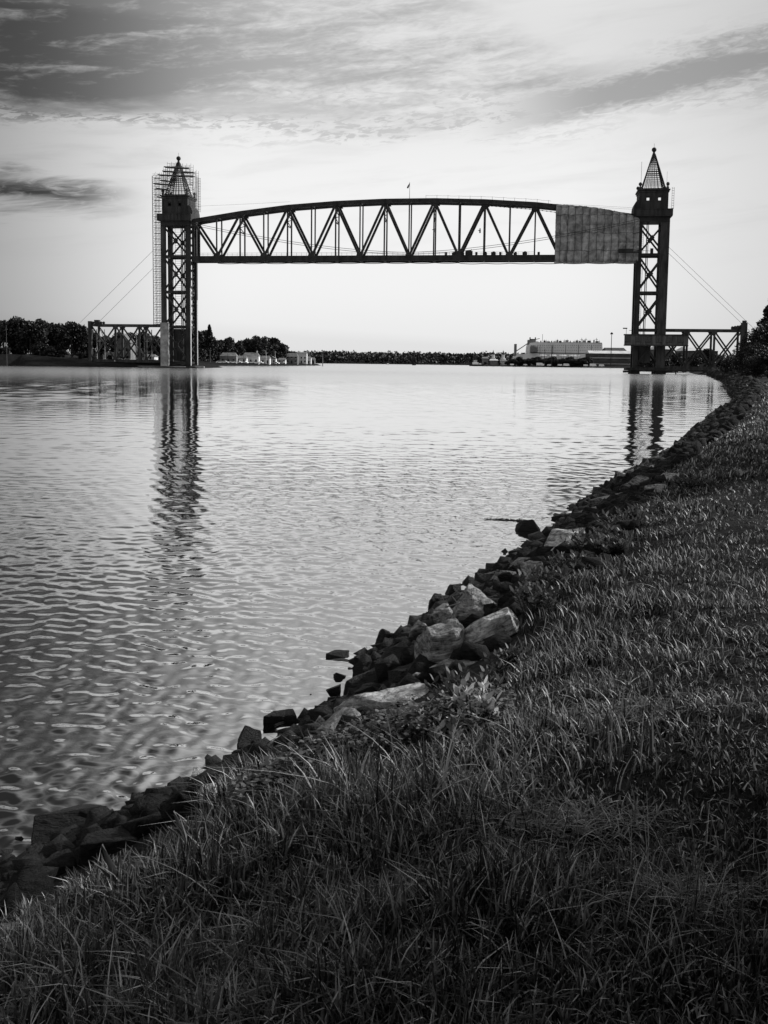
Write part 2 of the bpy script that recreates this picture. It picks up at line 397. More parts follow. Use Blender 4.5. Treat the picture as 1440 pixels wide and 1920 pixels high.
# ---------------------------------------------------------------- water
WSL = 0.017
def water_mat():
    m = bpy.data.materials.new('canal_water'); m.use_nodes = True
    nt = m.node_tree; b = nt.nodes['Principled BSDF']
    b.inputs['Base Color'].default_value = (0.52, 0.52, 0.52, 1); b.inputs['Metallic'].default_value = 1.0; b.inputs['Roughness'].default_value = 0.02
    b.inputs['IOR'].default_value = 1.5; b.inputs['Specular IOR Level'].default_value = 0.5
    g = nt.nodes.new('ShaderNodeNewGeometry'); p = g.outputs['Position']
    mp = nt.nodes.new('ShaderNodeMapping'); mp.inputs['Rotation'].default_value = (0, 0, 0.15); mp.inputs['Scale'].default_value = (0.45, 1.0, 1.0)
    nt.links.new(p, mp.inputs[0]); q = mp.outputs[0]
    ln = nt.nodes.new('ShaderNodeVectorMath'); ln.operation = 'LENGTH'; nt.links.new(p, ln.inputs[0])
    nt.links.new(sstep(nt, ln.outputs['Value'], 40, 300, .02, .24), b.inputs['Roughness'])      # unresolved ripples far out
    rip = mth(nt, 'MULTIPLY', noi(nt, q, 15.0, 3, 0.6, 0.4), RIP)
    chop = mth(nt, 'MULTIPLY', noi(nt, q, 1.6, 3, 0.5, 0.4), CHOP)
    bn = nt.nodes.new('ShaderNodeBump'); bn.inputs['Distance'].default_value = 1.0; bn.inputs['Strength'].default_value = 1.0
    nt.links.new(mth(nt, 'ADD', rip, chop), bn.inputs['Height']); nt.links.new(bn.outputs[0], b.inputs['Normal'])
    return m
RIP, CHOP = 0.0009, 0.0008
wa = np.concatenate([np.arange(-38, 22, .085), np.linspace(22, 322, 70)[:-1]])
wr = np.concatenate([[.5, 1.2], np.exp(np.arange(math.log(2.2), math.log(420), .0044)), np.geomspace(430, 7500, 36)])
WA, WR = np.meshgrid(np.radians(wa), wr); wx, wy = WR * np.sin(WA), WR * np.cos(WA)
sp_r = np.gradient(wr)[:, None] * np.ones_like(wx)
rngw = np.random.default_rng(17); wz = np.zeros_like(wx)
gust = .55 + .9 * vnoise(wx / 9 + 3, wy / 14, 31) * (.5 + vnoise(wx / 2.6, wy / 3.4, 32))
for k in range(72):
    lam = 0.085 * (2.4 / 0.085) ** (k / 71.0); th = rngw.normal(1.72, .75); kk = 2 * math.pi / lam
    slope = WSL * (1.9 if lam < .4 else .45 if lam < 1 else np.interp(wr, [25, 160], [.10, .75])[:, None]) * rngw.uniform(.6, 1.3); amp = slope / kk
    fade = np.clip((lam / np.maximum(sp_r, 1e-6) - 1.8) / 2.5, 0, 1)
    ph = kk * (wx * math.cos(th) + wy * math.sin(th)) + rngw.uniform(0, 6.28) + 1.6 * (vnoise(wx / (lam * 3.1), wy / (lam * 3.1), 40 + k) - .5) * 2
    sn = np.sin(ph)
    wz += (np.interp(wr, [6, 28], [.5, 1.0])[:, None] if lam > .3 else .85) * amp * fade * (1 - 2 * np.abs(sn) * .5 if False else sn) * gust
nwa, nwr = len(wa), len(wr)
I = np.arange(nwa * nwr).reshape(nwr, nwa); J = np.roll(I, -1, axis=1)
q_ = np.stack([I[:-1], J[:-1], J[1:], I[1:]], axis=-1).reshape(-1, 4)[:, ::-1]
water = bpy.data.objects.new('water', fast_mesh('water', np.column_stack([wx.ravel(), wy.ravel(), wz.ravel()]), q_.ravel(), 4, water_mat(), smooth=True))
COL.objects.link(water); water['kind'] = 'structure'

# ---------------------------------------------------------------- lift bridge
D = 373.0; WT = 7.5; TY0 = D + 0.55; TY1 = TY0 + 6.3     # truss planes
CX = -46.8; PAN = 9.1
Xn = [CX + (i - 9) * PAN for i in range(19)]
ZB = 41.1
def ztop(i):
    return float(np.interp(abs(i - 9), [0, 1, 3, 5, 7, 9], [61.9, 61.8, 61.2, 60.0, 57.9, 55.2]))
span = empty('lift_span', (CX, D, 40.0), 'long dark steel lift span with curved top truss raised between the two towers', 'bridge')
SO = (CX, D, 40.0)
def part(mb, name, m, parent, o): return mb.build(name, m, parent, o)
for Y in (TY0, TY1):
    part(MB().box(Xn[0] - 0.6, Xn[18] + 0.6, Y - 0.45, Y + 0.45, ZB - 1.0, ZB + 1.0), 'bottom_chord', M_STEEL, span, SO)
    m_ = MB()
    for i in range(0, 18, 2):
        m_.bar((Xn[i], Y, ztop(i)), (Xn[i + 2], Y, ztop(i + 2)), 1.35, 0.95)
    for i in range(1, 18):
        if i % 2 == 0: m_.prism([(Xn[i] - 1.5, ztop(i) - 1.1), (Xn[i] + 1.5, ztop(i) - 1.1), (Xn[i] + 1.1, ztop(i) + .3), (Xn[i] - 1.1, ztop(i) + .3)], Y - .5, Y + .5)
    part(m_, 'top_chord', M_STEEL, span, SO)
    for i in range(0, 18):
        a, b_ = (i, i + 1) if i % 2 == 0 else (i + 1, i)    # a = top node, b = bottom node
        part(MB().bar((Xn[a], Y, ztop(a) - .3), (Xn[b_], Y, ZB + .5), 0.82, 0.6), 'diagonal', M_STEEL, span, SO)
    for i in range(0, 19):
        w = 0.45 if i % 2 else 0.5
        if i in (0, 18): w = 1.0
        part(MB().box(Xn[i] - w / 2, Xn[i] + w / 2, Y - .25, Y + .25, ZB + .9, ztop(i) - 0.5), 'post', M_STEEL, span, SO)
        if i % 2:
            part(MB().prism([(Xn[i] - 1.5, ZB + .3), (Xn[i] + 1.5, ZB + .3), (Xn[i] + .8, ZB + 2.1), (Xn[i] - .8, ZB + 2.1)], Y - .5, Y + .5), 'gusset_plate', M_STEEL, span, SO)
m_ = MB()
for i in range(0, 19):
    m_.bar((Xn[i], TY0, ztop(i) - 0.2), (Xn[i], TY1, ztop(i) - 0.2), 0.35, 0.35)
    if i < 18:
        m_.bar((Xn[i], TY0, ztop(i) - .1), (Xn[i + 1], TY1, ztop(i + 1) - .1), 0.3, 0.25)
        m_.bar((Xn[i], TY1, ztop(i) - .12), (Xn[i + 1], TY0, ztop(i + 1) - .12), 0.3, 0.25)
part(m_, 'top_bracing', M_STEEL, span, SO)
for i in range(2, 17, 2):                                   # sway frames between the posts
    m_ = MB(); zt = ztop(i) - 1.0
    for k in range(4):
        z0, z1 = zt - k * 1.5, zt - (k + 1) * 1.5
        if k % 2: m_.bar((Xn[i], TY0, z0), (Xn[i], TY1, z1), .22, .2)
        else: m_.bar((Xn[i], TY1, z0), (Xn[i], TY0, z1), .22, .2)
    m_.bar((Xn[i], TY0, zt - 6), (Xn[i], TY1, zt - 6), .4, .3)
    part(m_, 'sway_frame', M_STEEL, span, SO)
m_ = MB(); m_.box(Xn[0] - .6, Xn[18] + .6, TY0 + .5, TY1 - .5, ZB - .3, ZB + .1)
for i in range(0, 19): m_.box(Xn[i] - .3, Xn[i] + .3, TY0 + .5, TY1 - .5, ZB - 1.1, ZB - .32)
part(m_, 'deck', M_STEEL, span, SO)
m_ = MB()
x = Xn[0]
while x < Xn[14]:
    m_.tube([(x, TY0 - .2, ZB + 1), (x, TY0 - .2, ZB + 2.1)], .04, 4); x += 1.9
for h_ in (1.6, 2.1): m_.tube([(Xn[0], TY0 - .2, ZB + h_), (Xn[14], TY0 - .2, ZB + h_)], .035, 4)
part(m_, 'deck_railing', M_STEEL, span, SO)
m_ = MB()
pts = []
for k in range(0, 46):
    x = Xn[9] + k * 1.0 + 6
    if x > 5: break
    zt = float(np.interp((x - CX) / PAN + 9, range(19), [ztop(i) for i in range(19)])) + .6
    if k % 4 == 0: m_.tube([(x, TY0, zt), (x, TY0, zt + 1.2)], .05, 4)
    pts.append((x, TY0, zt + 1.1 - .12 * math.sin(math.pi * (k % 4) / 4)))
m_.tube(pts, .035, 4)
part(m_, 'top_walkway_railing', M_STEEL, span, SO)
# safety netting slung under the top chord on the right half
m_ = MB(); pts = []
for k in range(0, 70):
    x = Xn[11] + 4 + k * .5
    if x > 5.5: break
    i = (x - CX) / PAN + 9; zt = float(np.interp(i, range(19), [ztop(j) for j in range(19)]))
    m_.tube([(x, TY0 - .6, zt - 1.5 - .012 * k), (x + .5, TY0 - .6, zt - 1.55 - .012 * k)], .07 if k % 3 else .15, 4)
part(m_, 'hanging_rope', M_STEEL, span, SO)

# power cables drooping through the span, and the slack cable below it
def cz(x, dz): return 42.9 + dz + 11.3 * (abs(x - CX) / 82.0) ** 1.6
for k, (dz, yy, lb) in enumerate(((0.0, TY0 - 2.7, 'upper black cable drooping across the lift span from tower to tower'), (-0.75, TY0 - 2.9, 'lower black cable drooping across the lift span just beneath its twin'))):
    m_ = MB(); m_.tube([(x, yy, cz(x, dz)) for x in np.linspace(-128, 35, 60)], .085, 5)
    tag(m_.build('power_cable', M_CABLE, None, (CX, yy, 43)), lb, 'cable')
m_ = MB(); m_.tube([(x, TY0 - .7, 39.35 - .25 * abs(math.sin((x + 119) / PAN * math.pi / 1.0)) - (.25 if x > -28 else 0)) for x in np.linspace(-119, 34, 150)], .13, 5)
tag(m_.build('slung_cable', M_CABLE, None, (CX, TY0, 39)), 'thick dark cable hung in shallow loops under the bottom edge of the lift span', 'cable')
# overhead stay lines from span ends to the towers
m_ = MB(); m_.tube([(-129, TY0 + 3, 61.0), (-110, TY0 + 3, 61.6), (-92, TY0 + 3, 62.3)], .03, 4)
tag(m_.build('stay_line', M_CABLE, None, (-129, TY0, 61)), 'faint thin line from the left machinery house to the top of the span', 'cable')
m_ = MB(); m_.tube([(2, TY0 + 3, 60.6), (20, TY0 + 3, 59.7), (36, TY0 + 3, 58.6)], .03, 4); m_.tube([(4, TY0 + 3, 60.0), (20, TY0 + 3, 59.2), (36, TY0 + 3, 58.0)], .03, 4)
tag(m_.build('stay_line', M_CABLE, None, (36, TY0, 58)), 'faint pair of thin lines running above the sheeted end of the span', 'cable')

# flag
fr = empty('flagpole', (CX, TY0, 62.5), 'thin flagpole with a small dark drooping flag at mid span', 'flagpole')
MB().tube([(CX, TY0, 62.5), (CX, TY0, 68.4)], .09, 6, .05).build('pole', M_STEEL, fr, (CX, TY0, 62.5))
fb = MB()
fp = [(0, 0), (-.25, -.5), (-.9, -1.5), (-1.1, -2.1), (-.55, -2.2), (-.15, -1.4)]
fb.prism([(CX + .03 + a, 68.3 + b_) for a, b_ in fp], TY0 - .04, TY0 + .04).build('flag', M_CABLE, fr, (CX, TY0, 62.5))

# work gear on the deck
random.seed(5)
def on_deck(px): return P(px, 476, TY0 - .1).x
g0 = empty('generator_box', (on_deck(879), TY0 + .7, ZB + 1.0), 'boxy dark generator standing on the deck right of mid span', 'generator')
MB().box(-1.3, 1.3, -.6, .6, 0, 1.5).build('body', M_STEEL, g0); MB().box(-1.0, .9, -.5, .5, 1.5, 1.75).build('hood', M_STEEL2, g0); MB().tube([(.9, 0, 1.75), (.9, 0, 2.2)], .1, 6).build('exhaust', M_STEEL, g0)
gx0 = 0
for k, px in enumerate((836, 851, 866, 893, 909, 925, 938, 966, 984, 1010)):
    x = on_deck(px); s_ = .5 + random.random() * .6
    if k % 3 == 0:
        m_ = MB().lathe((0, 0, 0), [(.42, 0), (.45, .1), (.42, .2), (.45, .75), (.42, .9), (.42, 1.1), (.1, 1.12)], 10); nm, ct = 'steel_drum', 'drum'
        lb, gp = 'small dark steel drum on the span deck among work gear', 'drums on the span deck'
    else:
        m_ = MB().box(-.8 * s_, .8 * s_, -.5, .5, 0, .8 * s_ + .2).box(-.3, .5, -.3, .3, .8 * s_ + .2, .8 * s_ + .5); nm, ct = 'equipment_crate', 'crate'
        lb, gp = 'small dark equipment crate on the span deck among work gear', 'crates on the span deck'
    o = m_.build(nm, M_STEEL, None); o.location = (x, TY0 + .6, ZB + 1.0); tag(o, lb, ct, gp)
for px, z in ((814, 51.2), (900, 50.8)):
    o = MB().box(-.25, .25, -.2, .2, -.9, .4).ball((0, 0, .65), .2).box(-.7, .1, -.1, .1, -.1, .1).build('hanging_hoist', M_STEEL, None); o.location = (P(px, 440, TY0).x, TY0 - .5, z)
    tag(o, 'small dark hoist fixed halfway up a span post ' + ('just right of the flag' if px < 850 else 'above the deck crates'), 'hoist')

# tarpaulin round the right end of the span
def tarp():
    nu, nv = 150, 60; random.seed(2)
    xs = np.linspace(6.0, 35.0, nu)
    v = []; f = []
    top = lambda x: float(np.interp(x, [6, 16, 24, 30, 33.5, 35], [59.7, 58.9, 57.6, 56.4, 55.2, 54.3]))
    bot = 39.75
    def wr(x, z, side):
        fold = .75 * abs(math.sin(x * math.pi / 2.55 + .35 * math.sin(z * .5))) ** .7
        n = noise.noise(Vector((x * .45, z * .35, side * 7))) * .75 + noise.noise(Vector((x * 1.5, z * .9, side * 3))) * .28
        sag = -.35 * (1 if abs((z - 46) % 6.2) < .35 else 0)
        return fold + n + sag
    for side, Y in ((0, TY0 - 1.1), (1, TY1 + 1.1)):
        o = len(v)
        for i in range(nu):
            zt = top(xs[i]) + .12 * noise.noise(Vector((i * .4, 0, 0)))
            for j in range(nv):
                z = bot + (zt - bot) * j / (nv - 1) + (.25 * noise.noise(Vector((i * .3, 5, side))) if j == 0 else 0)
                d = wr(xs[i], z, side)
                v.append((xs[i] + .15 * noise.noise(Vector((j * .4, 9, side))) * (i == 0), Y + (d if side else -d), z))
        for i in range(nu - 1):
            for j in range(nv - 1):
                q = (o + i * nv + j, o + (i + 1) * nv + j, o + (i + 1) * nv + j + 1, o + i * nv + j + 1)
                f.append(q if side == 0 else q[::-1])
    n2 = nu * nv
    for i in range(nu - 1):
        a, b_ = i * nv + nv - 1, (i + 1) * nv + nv - 1; f.append((a, b_, b_ + n2, a + n2))
        a, b_ = i * nv, (i + 1) * nv; f.append((a, a + n2, b_ + n2, b_))
    for j in range(nv - 1): f.append((j, j + 1, j + 1 + n2, j + n2))
    m = bpy.data.materials.new('grey_containment_sheeting'); m.use_nodes = True
    nt = m.node_tree; b = nt.nodes['Principled BSDF']; t = nt.nodes.new('ShaderNodeNewGeometry')
    fx = noi(nt, t.outputs['Position'], .35, 6, .65, .5)
    br = nt.nodes.new('ShaderNodeTexBrick'); br.offset = 0.0
    s3 = nt.nodes.new('ShaderNodeSeparateXYZ'); nt.links.new(t.outputs['Position'], s3.inputs[0])
    wob = mth(nt, 'MULTIPLY', mth(nt, 'SUBTRACT', noi(nt, t.outputs['Position'], .25, 3), .5), 2.2)
    nt.links.new(comb(nt, mth(nt, 'ADD', s3.outputs[0], mth(nt, 'MULTIPLY', wob, .4)), mth(nt, 'ADD', s3.outputs[2], wob), 0), br.inputs['Vector'])
    br.inputs['Scale'].default_value = 1.0; br.inputs['Brick Width'].default_value = 2.55; br.inputs['Row Height'].default_value = 6.2
    br.inputs['Mortar Size'].default_value = .14; br.inputs['Mortar Smooth'].default_value = .6; br.inputs['Bias'].default_value = 0
    br.inputs['Color1'].default_value = (.88, .88, .88, 1); br.inputs['Color2'].default_value = (1.15, 1.15, 1.15, 1); br.inputs['Mortar'].default_value = (.3, .3, .3, 1)
    sb = nt.nodes.new('ShaderNodeSeparateColor'); nt.links.new(br.outputs['Color'], sb.inputs[0])
    c = mth(nt, 'MULTIPLY', sstep(nt, fx, .3, .7, .11, .28), sb.outputs[0])
    nt.links.new(comb(nt, c, c, c), b.inputs['Base Color']); b.inputs['Roughness'].default_value = .9; b.inputs['Specular IOR Level'].default_value = .1
    return MB().add(v, f), m
tm, tmat = tarp()
tag(tm.build('tarpaulin', tmat, None, (20, D, 40), smooth=True), 'creased grey sheeting wrapped round the right end of the lift span', 'tarpaulin')
lip = MB().tube([(x, TY0 - 1.7, z) for x, z in ((6, 59.8), (16, 59.0), (24, 57.7), (30, 56.5), (34.5, 54.7))], .12, 5)

# towers
def tower(xi, xo, wi, wo, side, label):
    """side = +1: outer side to the right"""
    xc = (xi + xo) / 2; O = (xc, D, 0.0)
    Y0, Y1 = D, D + WT
    t = empty('lift_tower', O, label, 'bridge tower')
    for x, w in ((xi, wi), (xo, wo)):
        for Y in (Y0, Y1):
            m_ = MB().box(x - w / 2, x + w / 2, Y - .5, Y + .5, -1.5, 55)
            m_.box(x - w / 2 - .12, x - w / 2 + .12, Y - .62, Y + .62, 1, 54.9).box(x + w / 2 - .12, x + w / 2 + .12, Y - .62, Y + .62, 1, 54.9)
            part(m_, 'leg', M_STEEL2 if x == xo else M_STEEL, t, O)
    lv = [2.0, 15.6, 28.7, 42.0, 53.6]
    for k, z in enumerate(lv[:-1]):
        for Y in (Y0, Y1): part(MB().box(min(xi, xo), max(xi, xo), Y - .3, Y + .3, z - .45, z + .45), 'strut', M_STEEL, t, O)
        for x in (xi, xo): part(MB().box(x - .25, x + .25, Y0 + .5, Y1 - .5, z - .4, z + .4), 'strut', M_STEEL, t, O)
    for k in range(4):
        z0, z1 = lv[k] + .4, lv[k + 1] - .4
        for Y in (Y0, Y1):
            m_ = MB().bar((xi, Y, z0), (xo, Y, z1), .62, .4); m_.bar((xi, Y + .01, z1), (xo, Y + .01, z0), .62, .36)
            zc = (z0 + z1) / 2
            m_.prism([(xc - .9, zc), (xc, zc - 1.1), (xc + .9, zc), (xc, zc + 1.1)], Y - .26, Y + .26)
            part(m_, 'cross_brace', M_STEEL, t, O)
        for x in (xi,):
            m_ = MB(); zz = z0; n = 4
            for q in range(n):
                za, zb = z0 + (z1 - z0) * q / n, z0 + (z1 - z0) * (q + 1) / n
                m_.bar((x, Y0 + .5, za), (x, Y1 - .5, zb), .3, .3); m_.bar((x, Y1 - .5, za), (x, Y0 + .5, zb), .3, .3)
            part(m_, 'side_lacing', M_STEEL, t, O)
    # guide rails and lift shaft lines
    m_ = MB()
    for fx, w in ((.32, .16), (.38, .1)): x = xi + (xo - xi) * fx; m_.box(x - w, x + w, Y0 + 2.5, Y0 + 2.9, 3, 54)
    part(m_, 'guide_rail', M_STEEL, t, O)
    if side < 0:
        m_ = MB()
        for xx in (xi - 2.6, xi - 3.9, xi - 1.7): m_.box(xx - .14, xx + .14, Y0 + 3.2, Y0 + 3.5, 15.6, 54)
        part(m_, 'counterweight_rope', M_STEEL, t, O)
    # ladder on inner leg
    m_ = MB(); lx = xi + side * (wi / 2 + .45)
    for dx in (-.25, .25): m_.box(lx + dx - .05, lx + dx + .05, Y0 - .1, Y0, 14, 53)
    z = 14.2
    while z < 53: m_.box(lx - .2, lx + .2, Y0 - .09, Y0 - .01, z, z + .08); z += .7
    part(m_, 'ladder', M_STEEL, t, O)
    # machinery deck, house, spire
    hw = 5.0; x0, x1 = xc - 6.55, xc + 6.55
    part(MB().box(xc - 5.6, xc + 5.6, Y0 - .9, Y1 + .9, 53.4, 55.1), 'head_girder', M_STEEL, t, O)
    g = MB().box(x0, x1, Y0 - 1.9, Y1 + 1.9, 55.1, 55.6)
    g.box(x0, x1, Y0 - 1.95, Y0 - 1.75, 55.6, 57.5).box(x0, x1, Y1 + 1.75, Y1 + 1.95, 55.6, 57.5)
    xx = x0
    while xx <= x1 + .01: g.box(xx - .06, xx + .06, Y0 - 2.03, Y0 - 1.95, 55.3, 57.55); xx += 1.31
    for s_ in (x0, x1): g.box(s_ - .1, s_ + .1, Y0 - 1.75, Y1 + 1.75, 55.6, 57.5)
    g.box(x0 - .1, x1 + .1, Y0 - 2.1, Y0 - 1.7, 57.5, 57.65)
    part(g, 'gallery', M_COPPER, t, O)
    hy0, hy1 = Y0 - .9, Y1 + .9
    # walls pierced by two windows that see right through
    hb = MB(); wz0, wz1 = 60.6, 62.2; wins = [(xc - 2.5, xc - 1.5), (xc + 1.5, xc + 2.5)]
    for Y, ox, oz in ((hy0, 0, 0), (hy1 - .3, .95 if side > 0 else 0, 1.35 if side > 0 else -1)):
        wz0, wz1 = 60.6 + oz, 62.2 + oz
        hb.box(xc - hw, xc + hw, Y, Y + .3, 55.6, wz0); hb.box(xc - hw, xc + hw, Y, Y + .3, wz1, 63.9)
        e = [xc - hw] + [q + ox for w_ in wins for q in w_] + [xc + hw]
        for a, b_ in ((e[0], e[1]), (e[2], e[3]), (e[4], e[5])): hb.box(a, b_, Y, Y + .3, wz0, wz1)
    for s_ in (xc - hw, xc + hw - .3): hb.box(s_, s_ + .3, hy0 + .3, hy1 - .3, 55.6, 63.9)
    hb.box(xc - hw, xc + hw, hy0, hy1, 63.9, 64.1)
    for px_ in (xc - hw + .5, xc - .9, xc + .9 - .0, xc + hw - .5): hb.box(px_ - .22, px_ + .22, hy0 - .12, hy0, 55.7, 63.8)
    wz0, wz1 = 60.6, 62.2
    h_ = part(hb, 'machinery_house', M_COPPER, t, O)
    for a, b_ in wins:
        w_ = MB().box(a - .1, a, hy0 - .12, hy0 + .1, wz0, wz1).box(b_, b_ + .1, hy0 - .12, hy0 + .1, wz0, wz1).box(a - .15, b_ + .15, hy0 - .15, hy0 + .1, wz0 - .15, wz0)
        w_.box(a, b_, hy0 + .1, hy0 + .16, wz0 + .95, wz1)
        part(w_, 'window_frame', M_STEEL, h_, (0, 0, 0)) if False else w_.build('window_frame', M_STEEL, h_, O)
    MB().box(xc - hw - .5, xc + hw + .5, hy0 - .5, hy1 + .5, 64.1, 64.5).box(xc - hw - .25, xc + hw + .25, hy0 - .25, hy1 + .25, 63.5, 63.9).build('cornice', M_COPPER, h_, O)
    for sx in (-1, 1):
        for Y in (hy0 + .4, hy1 - .4):
            MB().lathe((xc + sx * (hw - .3), Y, 64.5), [(.45, 0), (.45, .7), (.3, .9), (.25, 1.2), (.5, 1.4), (.62, 1.8), (.5, 2.2), (.2, 2.45)], 10).build('corner_finial', M_COPPER, h_, O)
    # rounded sheave housing on the span side
    q = -side; arc = [(q * (hw + 1.75) , 55.6)]
    for k in range(0, 9):
        a = math.pi / 2 * k / 8
        arc.append((q * (hw + 1.75 * math.cos(a)), 57.6 + 3.3 * math.sin(a)))
    arc.append((q * hw, 55.6)); arc = [(xc + a, z) for a, z in arc]
    if q < 0: arc = arc[::-1]
    part(MB().prism(arc, hy0 + .3, hy1 - .3), 'sheave_housing', M_COPPER, t, O)
    # open spire
    sx0, sz0, sz1 = 3.95, 64.9, 77.2; yc = (Y0 + Y1) / 2
    ribs = MB(); nrib = 7
    def pt(face, u, z):
        k = sx0 * (1 - (z - sz0) / (sz1 - sz0)) + .42 * (z - sz0) / (sz1 - sz0)
        return {0: (xc + u * k, yc - k, z), 1: (xc + k, yc + u * k, z), 2: (xc - u * k, yc + k, z), 3: (xc - k, yc - u * k, z)}[face]
    sp_ = part(MB().box(xc - 4.2, xc + 4.2, yc - 4.2, yc + 4.2, 64.5, 64.95), 'spire', M_STEEL, t, O)
    for face in range(4):
        m_ = MB()
        for k in range(nrib):
            u = -1 + 2 * k / (nrib - 1) if k < nrib - 1 else 1
            w = .3 if k in (0,) else .14
            if k == nrib - 1: continue
            m_.bar(pt(face, u, sz0), pt(face, u, sz1), w, w)
        z = sz0 + .9
        kk = 0
        while z < sz1 - .5:
            th = .4 if kk == 7 else .15
            m_.bar(pt(face, -1, z), pt(face, 1, z), th, .15); z += .78 * (1 - .02 * kk); kk += 1
        m_.build('lattice_side', M_STEEL, sp_, O)
    MB().lathe((xc, yc, 76.8), [(.62, 0), (.55, .6), (.35, 1.1), (.42, 1.2), (.3, 1.35)], 12).build('neck', M_COPPER, sp_, O)
    MB().ball((xc, yc, 78.85), .85, 14).build('ball_finial', M_STEEL, sp_, O)
    part(MB().tube([(xc, yc, 79.6), (xc, yc, 81)], .05, 5), 'lightning_rod', M_STEEL, t, O)
    if side > 0:
        m_ = MB()
        for dx in (-.35, .35): m_.tube([(x1 - .1 + dx, Y0 - 1.4, 57.6), (x1 - .1 + dx, Y0 - 1.4, 65)], .06, 5)
        z = 57.8
        while z < 65.1: m_.box(x1 - .45, x1 + .25, Y0 - 1.45, Y0 - 1.35, z, z + .1); z += .85
        part(m_, 'access_ladder', M_SCAF, t, O)
        m_ = MB().tube([(xc - 4.5, Y0 - .5, 64.5), (xc - 4.5, Y0 - .5, 74)], .06, 5).tube([(xc + 4.3, Y0 - .5, 64.5), (xc + 4.3, Y0 - .5, 70.5)], .04, 5)
        part(m_, 'antenna_mast', M_SCAF, t, O)
    # lower enclosure and footing
    part(MB().box(min(xi, xo) + 1.4, max(xi, xo) - 1.0, Y1 - 1.2, Y1 - .6, 2.6, 15) if side < 0 else MB().box(xi + .8, xi + 5.5, Y0 + 2, Y1 - .7, 4, 10.2), 'enclosure', M_STEEL2, t, O)
    return t
tw_l = tower(-130.6, -140.3, 1.6, 1.55, -1, 'left bridge tower with scaffolding climbing one side and round its open spire')
tw_r = tower(35.2, 44.0, 1.5, 2.75, 1, 'right bridge tower standing clear of scaffolding beside the long dark cabin')

# piers / footings
o = MB().box(32.2, 46.5, D - 2.2, D + WT + 2, 1.2, 2.2).box(33.7, 36.9, D - 1.2, D + 1.2, -3, 1.2).box(33.7, 36.9, D + WT - 1.2, D + WT + 1.2, -3, 1.2).box(42, 46, D - 1.2, D + WT + 1.2, -3, 1.2)
pr = o.build('bridge_pier', M_DARK, None, (40, D, 0)); tag(pr, 'dark masonry pier standing in the water under the right tower', 'pier')
MB().box(31.0, 33.6, D - 2.8, D - 1.2, .4, 1.15).build('fender', M_DARK, pr, (40, D, 0))
o = MB().box(-152, -127.2, D - 2.6, D - 1.4, -.6, .55).box(-143, -127.9, D - 1.4, D + WT + 2, -3, .9)
pl = o.build('bridge_pier', M_DARK, None, (-136, D, 0)); tag(pl, 'low dark pier at the foot of the left tower', 'pier')
MB().box(-150, -131, D - 2.75, D - 2.45, .3, .6).box(-129.5, -124, D - 2.2, D - 1, .25, .65).build('fender_rail', M_PALEWALL, pl, (-136, D, 0))
# white tubes stand in for sunlight on the left tower's inner legs
for x in (-129.5,):
    for Y in (D - .7, D + WT - .7):
        o = MB().tube([(x, Y, .6), (x, Y, 30 if Y < D + 3 else 26)], .2, 8).build('highlight_tube', M_WHITE, None, (x, Y, .6)); tag(o, 'white tube as pipe on the ' + ('nearer' if Y < D + 3 else 'farther') + ' inner leg of the left tower', 'highlight')
# pale stair tower
xs0 = P(305, 640, D - 1.2).x; xs1 = P(317.5, 640, D - 1.2).x
m_ = MB(); z = .7
m_.box(xs0, xs1, D - 3.6, D - 1.1, .6, 17.0)
for k in range(8): m_.box(xs0 - .07, xs1 + .07, D - 3.67, D - 1.03, 2.4 + 1.95 * k, 2.6 + 1.95 * k)
so = m_.build('stair_tower', M_PALEWALL, None, (xs0, D - 2, 0)); tag(so, 'pale banded block tower standing at the foot of the left bridge tower', 'stair tower')

